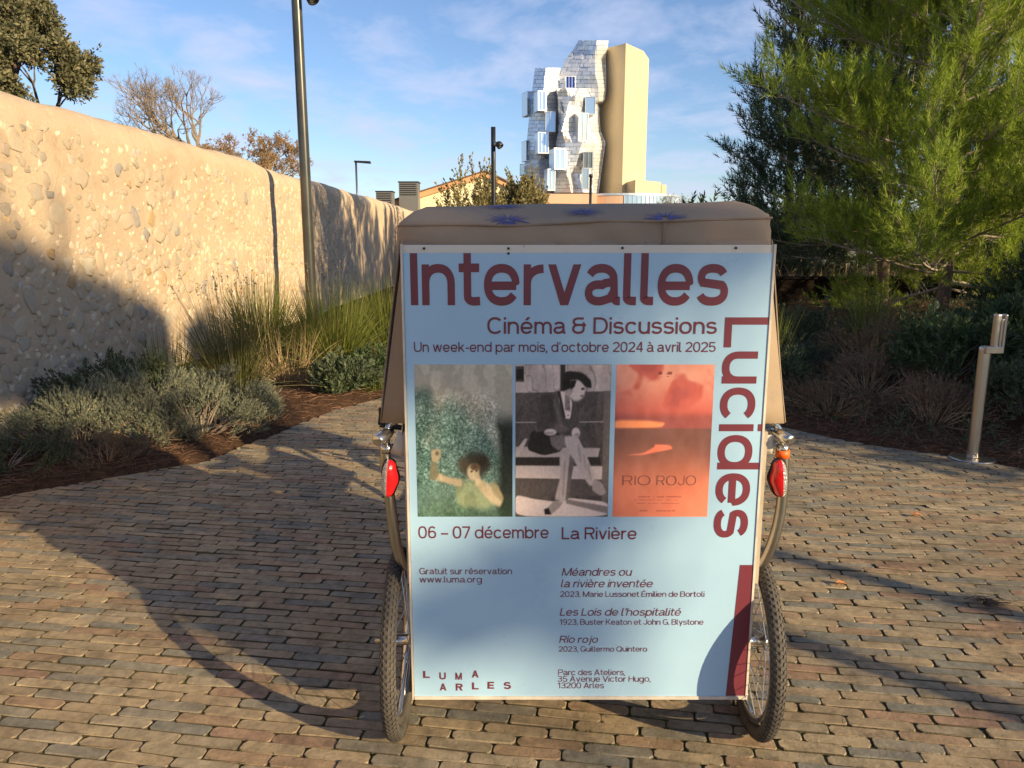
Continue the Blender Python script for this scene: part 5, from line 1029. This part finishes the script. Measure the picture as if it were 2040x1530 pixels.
# shaded creeping cover over the whole bank, and litter on the soil
g = Geo(); n = 3000; y = rng.uniform(4.2, 12.5, n); x = xr(y) + .18 + rng.random(n) ** 1.1 * 7.5; z = bank(x, y)
place(g, ROST, np.column_stack([x, y, z + rng.uniform(0, .05, n)]), unit(rng.normal(0, .55, (n, 3)) + [0, 0, .8]), rng.uniform(.6, 1.3, n)); tag(g.obj('ground_cover', ROSEM), kind='stuff')
g = Geo(); n = 3200; y = rng.uniform(4.2, 12.5, n); x = xr(y) + .05 + rng.random(n) ** 1.4 * 6; z = bank(x, y)
place(g, HEAT, np.column_stack([x, y, z]), unit(rng.normal(0, .7, (n, 3)) + [0, 0, .6]), rng.uniform(.6, 1.4, n)); tag(g.obj('dry_ground_cover', DRYF), kind='stuff')
g = Geo(); n = 5200; y = rng.uniform(3.2, 12, n); x = -3.85 + (xl(y) + 3.80) * rng.random(n) ** .8; a_ = rng.random(n) * 6.28; d_ = np.column_stack([np.cos(a_), np.sin(a_), rng.normal(0, .15, n)]); P_ = np.column_stack([x, y, bedl(x, y) + .012]); l_ = rng.uniform(.015, .07, n)[:, None]
tubes(g, P_ - d_ * l_, P_ + d_ * l_, .0022, .0012, 3); y = rng.uniform(4, 9, 2600); x = xr(y) + .02 + rng.random(2600) * 1.2; a_ = rng.random(2600) * 6.28; d_ = np.column_stack([np.cos(a_), np.sin(a_), rng.normal(0, .15, 2600)]); P_ = np.column_stack([x, y, bank(x, y) + .012]); l_ = rng.uniform(.015, .07, 2600)[:, None]
tubes(g, P_ - d_ * l_, P_ + d_ * l_, .0022, .0012, 3); tag(g.obj('bark_mulch', simple('russet_mulch', (.17, .09, .055), .95, var=.5, scale=6)), kind='stuff')
# moss and tiny grass in the joints, mostly near
g = Geo(); n = 34000; y = 1.2 + rng.random(n) ** 1.5 * 4.5; x = rng.uniform(-1, 1, n) * (.9 + y * .85); 
keep = (vnoise(x, y, 1.7) + .6 * vnoise(x, y, 5) > -.12) & (x > xl(y)) & (x < xr(y)); x, y = x[keep], y[keep]
ux = x * ca + y * sa; vy = -x * sa + y * ca; vy = (np.round(vy / PW - .5) + .5) * PW + rng.normal(0, .0016, len(vy)); x, y = ux * ca - vy * sa, ux * sa + vy * ca; n = len(x)
P_ = np.column_stack([x, y, np.full(n, -.0075)]); d_ = unit(rng.normal(0, .55, (n, 3)) + [0, 0, 1]); s_ = unit(np.cross(d_, rng.normal(0, 1, (n, 3)))) * .0016; hgt = rng.uniform(.007, .017, n)[:, None] * (1 + 1.2 * (rng.random((n, 1)) > .97))
V = np.stack([P_ - s_, P_ + s_, P_ + d_ * hgt], 1).reshape(-1, 3); g.add(V, np.arange(n * 3).reshape(-1, 3)); tag(g.obj('joint_moss', leafmat('joint_moss', [(0, (.08, .075, .02)), (.5, (.12, .13, .03)), (1, (.17, .16, .05))], .9, .3)), kind='stuff')
# litter on the paving
x, y = gx(1975, 1205); t = thing('twig_bundle', 'dark clump of dry twigs lying on the paving at the right', 'twigs', (x, y, .004)); g = Geo(); n = 60; P_ = np.column_stack([rng.normal(0, .045, n), rng.normal(0, .02, n), rng.uniform(.002, .022, n)]); a_ = rng.normal(-.2, .5, n); d_ = np.column_stack([np.cos(a_), np.sin(a_) * .5, rng.normal(0, .12, n)]) * rng.uniform(.02, .055, (n, 1)); tubes(g, P_ - d_, P_ + d_, .0014, .0008, 3)
link('twigs', g.mesh('twigs', simple('dark_twig', (.05, .03, .022), .9)), t, (0, 0, 0))
for px, py, lab, rz_ in ((1675, 1168, 'small curled orange leaf on the paving near the shadow stripe', .4), (1826, 1031, 'flat dry leaf lying farther right on the paving', 0)):
    x, y = gx(px, py); g = Geo(); u, v = np.meshgrid(np.linspace(-1, 1, 7), np.linspace(0, 1, 9)); w_ = np.sin(v * math.pi) ** .7 * .016; V = np.stack([v * .06 - .03, u * w_, .006 + .008 * u ** 2 + .012 * np.sin(v * 3 + rz_) ** 2], -1); grid(g, V)
    o = g.obj('fallen_leaf', M('dry_leaf', (.42, .17, .06), .7).m, smooth=True, loc=(x, y, 0)); o.rotation_euler = (0, 0, rz_); tag(o, lab, 'leaf'); m_ = o.modifiers.new('thick', 'SOLIDIFY'); m_.thickness = .0008

# ---------------------------------------------------------------- trees
pine('pine_tree', (5.45, 9.5, .45), 7.2, 2.5, 84, NEEDLE, 'sunlit bright green pine at the front right', z0=.45, peak=.42, tpls=NT, trunk_r=.085, lean=(-.25, .1), dens=1.15, shoot=1.0)
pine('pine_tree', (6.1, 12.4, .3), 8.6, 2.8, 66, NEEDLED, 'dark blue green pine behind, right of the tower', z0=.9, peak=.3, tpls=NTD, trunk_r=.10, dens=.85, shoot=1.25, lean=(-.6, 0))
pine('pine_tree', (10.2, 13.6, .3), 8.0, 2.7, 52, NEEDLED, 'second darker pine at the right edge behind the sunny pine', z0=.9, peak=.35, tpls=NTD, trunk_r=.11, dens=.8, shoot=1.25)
pine('pine_tree', (9.6, 11.4, .45), 7.4, 2.3, 58, NEEDLE, 'sunny pine cut by the right picture edge', z0=.9, peak=.4, tpls=NT, trunk_r=.12, dens=.95)
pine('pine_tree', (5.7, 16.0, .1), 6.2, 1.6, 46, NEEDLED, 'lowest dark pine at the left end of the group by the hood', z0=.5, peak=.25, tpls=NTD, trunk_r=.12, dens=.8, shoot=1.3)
q = at(60, 120, 13.5); branchy('oak_tree', (-8.15, 13.0, 0), 5.6, .70, 'evergreen oak rising behind the wall at the top left', BARK, LEAFOAK, OAKT, depth=6, leafn=8, r0=.16, lsc=.95, trunk=.42, split=3)
branchy('bare_tree', (at(432, 200, 33).x, 33, 0), 9.2, .60, 'leafless tree with fine grey branches behind the wall', TWIG, None, None, depth=7, r0=.2, split=3, trunk=.45, up=.22)
branchy('bare_tree', (at(492, 290, 31).x, 31, 0), 6.2, .8, 'low russet leafless tree between bare tree and lamp post', RUSTTWIG, leafmat('russet_leaves', [(0, (.25, .14, .06)), (1, (.42, .28, .13))]), OAKT, depth=6, leafn=2, r0=.14, split=3, trunk=.35, up=.1, lsc=.8)
branchy('bare_tree', (at(405, 300, 29).x, 29, 0), 4.9, .7, 'small brownish bush at the foot of the bare tree', RUSTTWIG, bpy.data.materials['russet_leaves'], OAKT, depth=5, leafn=2, r0=.1, split=3, trunk=.35, lsc=.7)
OLT = [shoot_tpl(16, .42, .11, .022, .75, True) for _ in range(4)]
for px, Y, rx, H_, lab in ((940, 24.6, 1.05, 3.3, 'left lower half of the olive trees in front of the gabled building'), (1000, 25.2, 1.15, 3.8, 'olive tree with spiky top right behind the spotlight mast'), (1056, 25.6, .8, 3.6, 'rightmost olive tree below the metal tower')):
    mound('olive_tree', (at(px, 400, Y).x, Y, 0), rx, rx, H_, 2300, OLT, LEAFOLIVE, lab, 'tree', up=1.3, hollow=.4, dry=BARKP)
branchy('bare_tree', (at(1352, 390, 40).x, 40, 0), 4.1, .55, 'thin leafless sapling right of the tower base', TWIG, LEAFOLIVE, OAKT, depth=4, leafn=1, r0=.05, split=3, trunk=.5, lsc=.6)
# dry brush and hedge closing the view behind the pines
g = Geo(); n = 2600; x = rng.uniform(2.6, 15, n); y = rng.uniform(14.3, 16.5, n); P_ = np.column_stack([x, y, rng.uniform(0, .5, n)]); d_ = unit(rng.normal(0, .5, (n, 3)) + [0, 0, .9]) * rng.uniform(.3, .9, (n, 1)); tubes(g, P_, P_ + d_, .012, .004, 3); tag(g.obj('dry_brush', simple('straw_brush', (.50, .36, .20), .9, var=.3)), kind='stuff')
def hedge(c, sz, n, label, mat=ROSEM, size=2.3):
    t = thing('hedge', label, 'hedge', (c[0], c[1], 0)); g = Geo(); P_ = rng.uniform(-.5, .5, (n, 3)); P_ = np.sign(P_) * np.abs(P_ * 2) ** .55 * .5 * np.array(sz); P_[:, 2] += sz[2] / 2 + .15 * vnoise(P_[:, 0] + c[0], P_[:, 1] + c[1], 1.1)
    place(g, EUPT, P_, unit(rng.normal(0, 1, (n, 3)) + [0, 0, .4]), size); link('foliage', g.mesh('foliage', mat), t, (0, 0, 0))
    g = Geo(); m = 26; B = np.column_stack([rng.uniform(-.4, .4, m) * sz[0], rng.uniform(-.4, .4, m) * sz[1], np.full(m, -.05)]); tubes(g, B, B + np.column_stack([rng.normal(0, .1, (m, 2)), np.full(m, sz[2] * .8)]), .02, .008, 5); tag(link('stems', g.mesh('stems', BARK), t, (0, 0, 0)), kind='stuff'); return t
hedge((9.5, 18.5), (11, 1.6, 1.9), 2400, 'dark hedge closing the view behind the low wall', size=3.4)
hedge((7.0, 4.6), (1.7, 4.6, 2.15), 2000, 'clipped hedge outside the right edge shading the bank')
hedge((9.2, 1.9), (3.0, 1.6, 2.5), 1300, 'hedge end outside the right edge beside the path')
# trees standing behind the viewpoint; their crowns dapple the wall, the board and the paving
def shade_pt(u, s, h0): return (-3.9 + SX * s, (u + 2.42) / .78 + SY * s, h0 + s / KS)
def shade_tree(label, trunk_u, s, lobes, trunk_r=.11, mat=NEEDLED):
    x, y, z = shade_pt(trunk_u, s, 0); t = thing('umbrella_pine', label, 'tree', (x, y, 0)); g = Geo(); top = max(shade_pt(u, s, h)[2] for u, h, r_, n in lobes)
    pipe(g, [(0, 0, q * (top - .3)) for q in np.linspace(-.02, 1, 8)], np.linspace(trunk_r, trunk_r * .4, 8), 10); gl = Geo(); gc = Geo()
    for u, h, r_, n in lobes:
        c = np.array(shade_pt(u, s, h)) - [x, y, 0]; z0 = max(2, c[2] - r_ - 1); seg(gl, np.array([[0, 0, z0], c * [.6, .6, 0] + [0, 0, z0 + .6 * (c[2] - z0)], c]), trunk_r * .5, .02, 6); leaf_mass(gc, c, r_, n, 1.5)
    link('trunk', g.mesh('trunk', BARK, True), t, (0, 0, 0)); link('limbs', gl.mesh('limbs', BARK, True), t, (0, 0, 0)); link('crown', gc.mesh('crown', mat), t, (0, 0, 0))
shade_tree('tree far behind the viewpoint whose crown shades the lower left wall', 2.72, 27, [(1.5, 1.1, .5, 700), (2.2, .85, .6, 1200), (2.8, .65, .5, 800), (1.4, 2.0, .35, 60), (1.9, 2.2, .3, 50)], .10)
shade_tree('second tree behind the viewpoint shading the wall foot', 3.47, 25, [(3.8, .40, .42, 600), (4.9, .2, .26, 200), (3.2, .75, .3, 150)], .09)
shade_tree('sparse tree behind the viewpoint dappling the poster board', 1.75, 24, [(1.55, -.35, .28, 34), (1.75, -.14, .15, 60), (1.95, -.5, .2, 16), (1.60, -1.22, .17, 40), (1.45, -.28, .2, 60), (1.62, -.75, .12, 16)], .02)
for u, s, r_, lab in ((2.72, 11.5, .06, 'slim pole outside the picture casting the nearer paving stripe'), (3.48, 12, .055, 'slim pole outside the picture casting the farther paving stripe')):
    x, y, z = shade_pt(u, s, 0); t = thing('signal_pole', lab, 'pole', (x, y, 0)); g = Geo(); pipe(g, [(0, 0, q) for q in np.linspace(-.1, 3.4, 6)], r_, 12); link('pole', g.mesh('pole', POLE, True), t, (0, 0, 0))
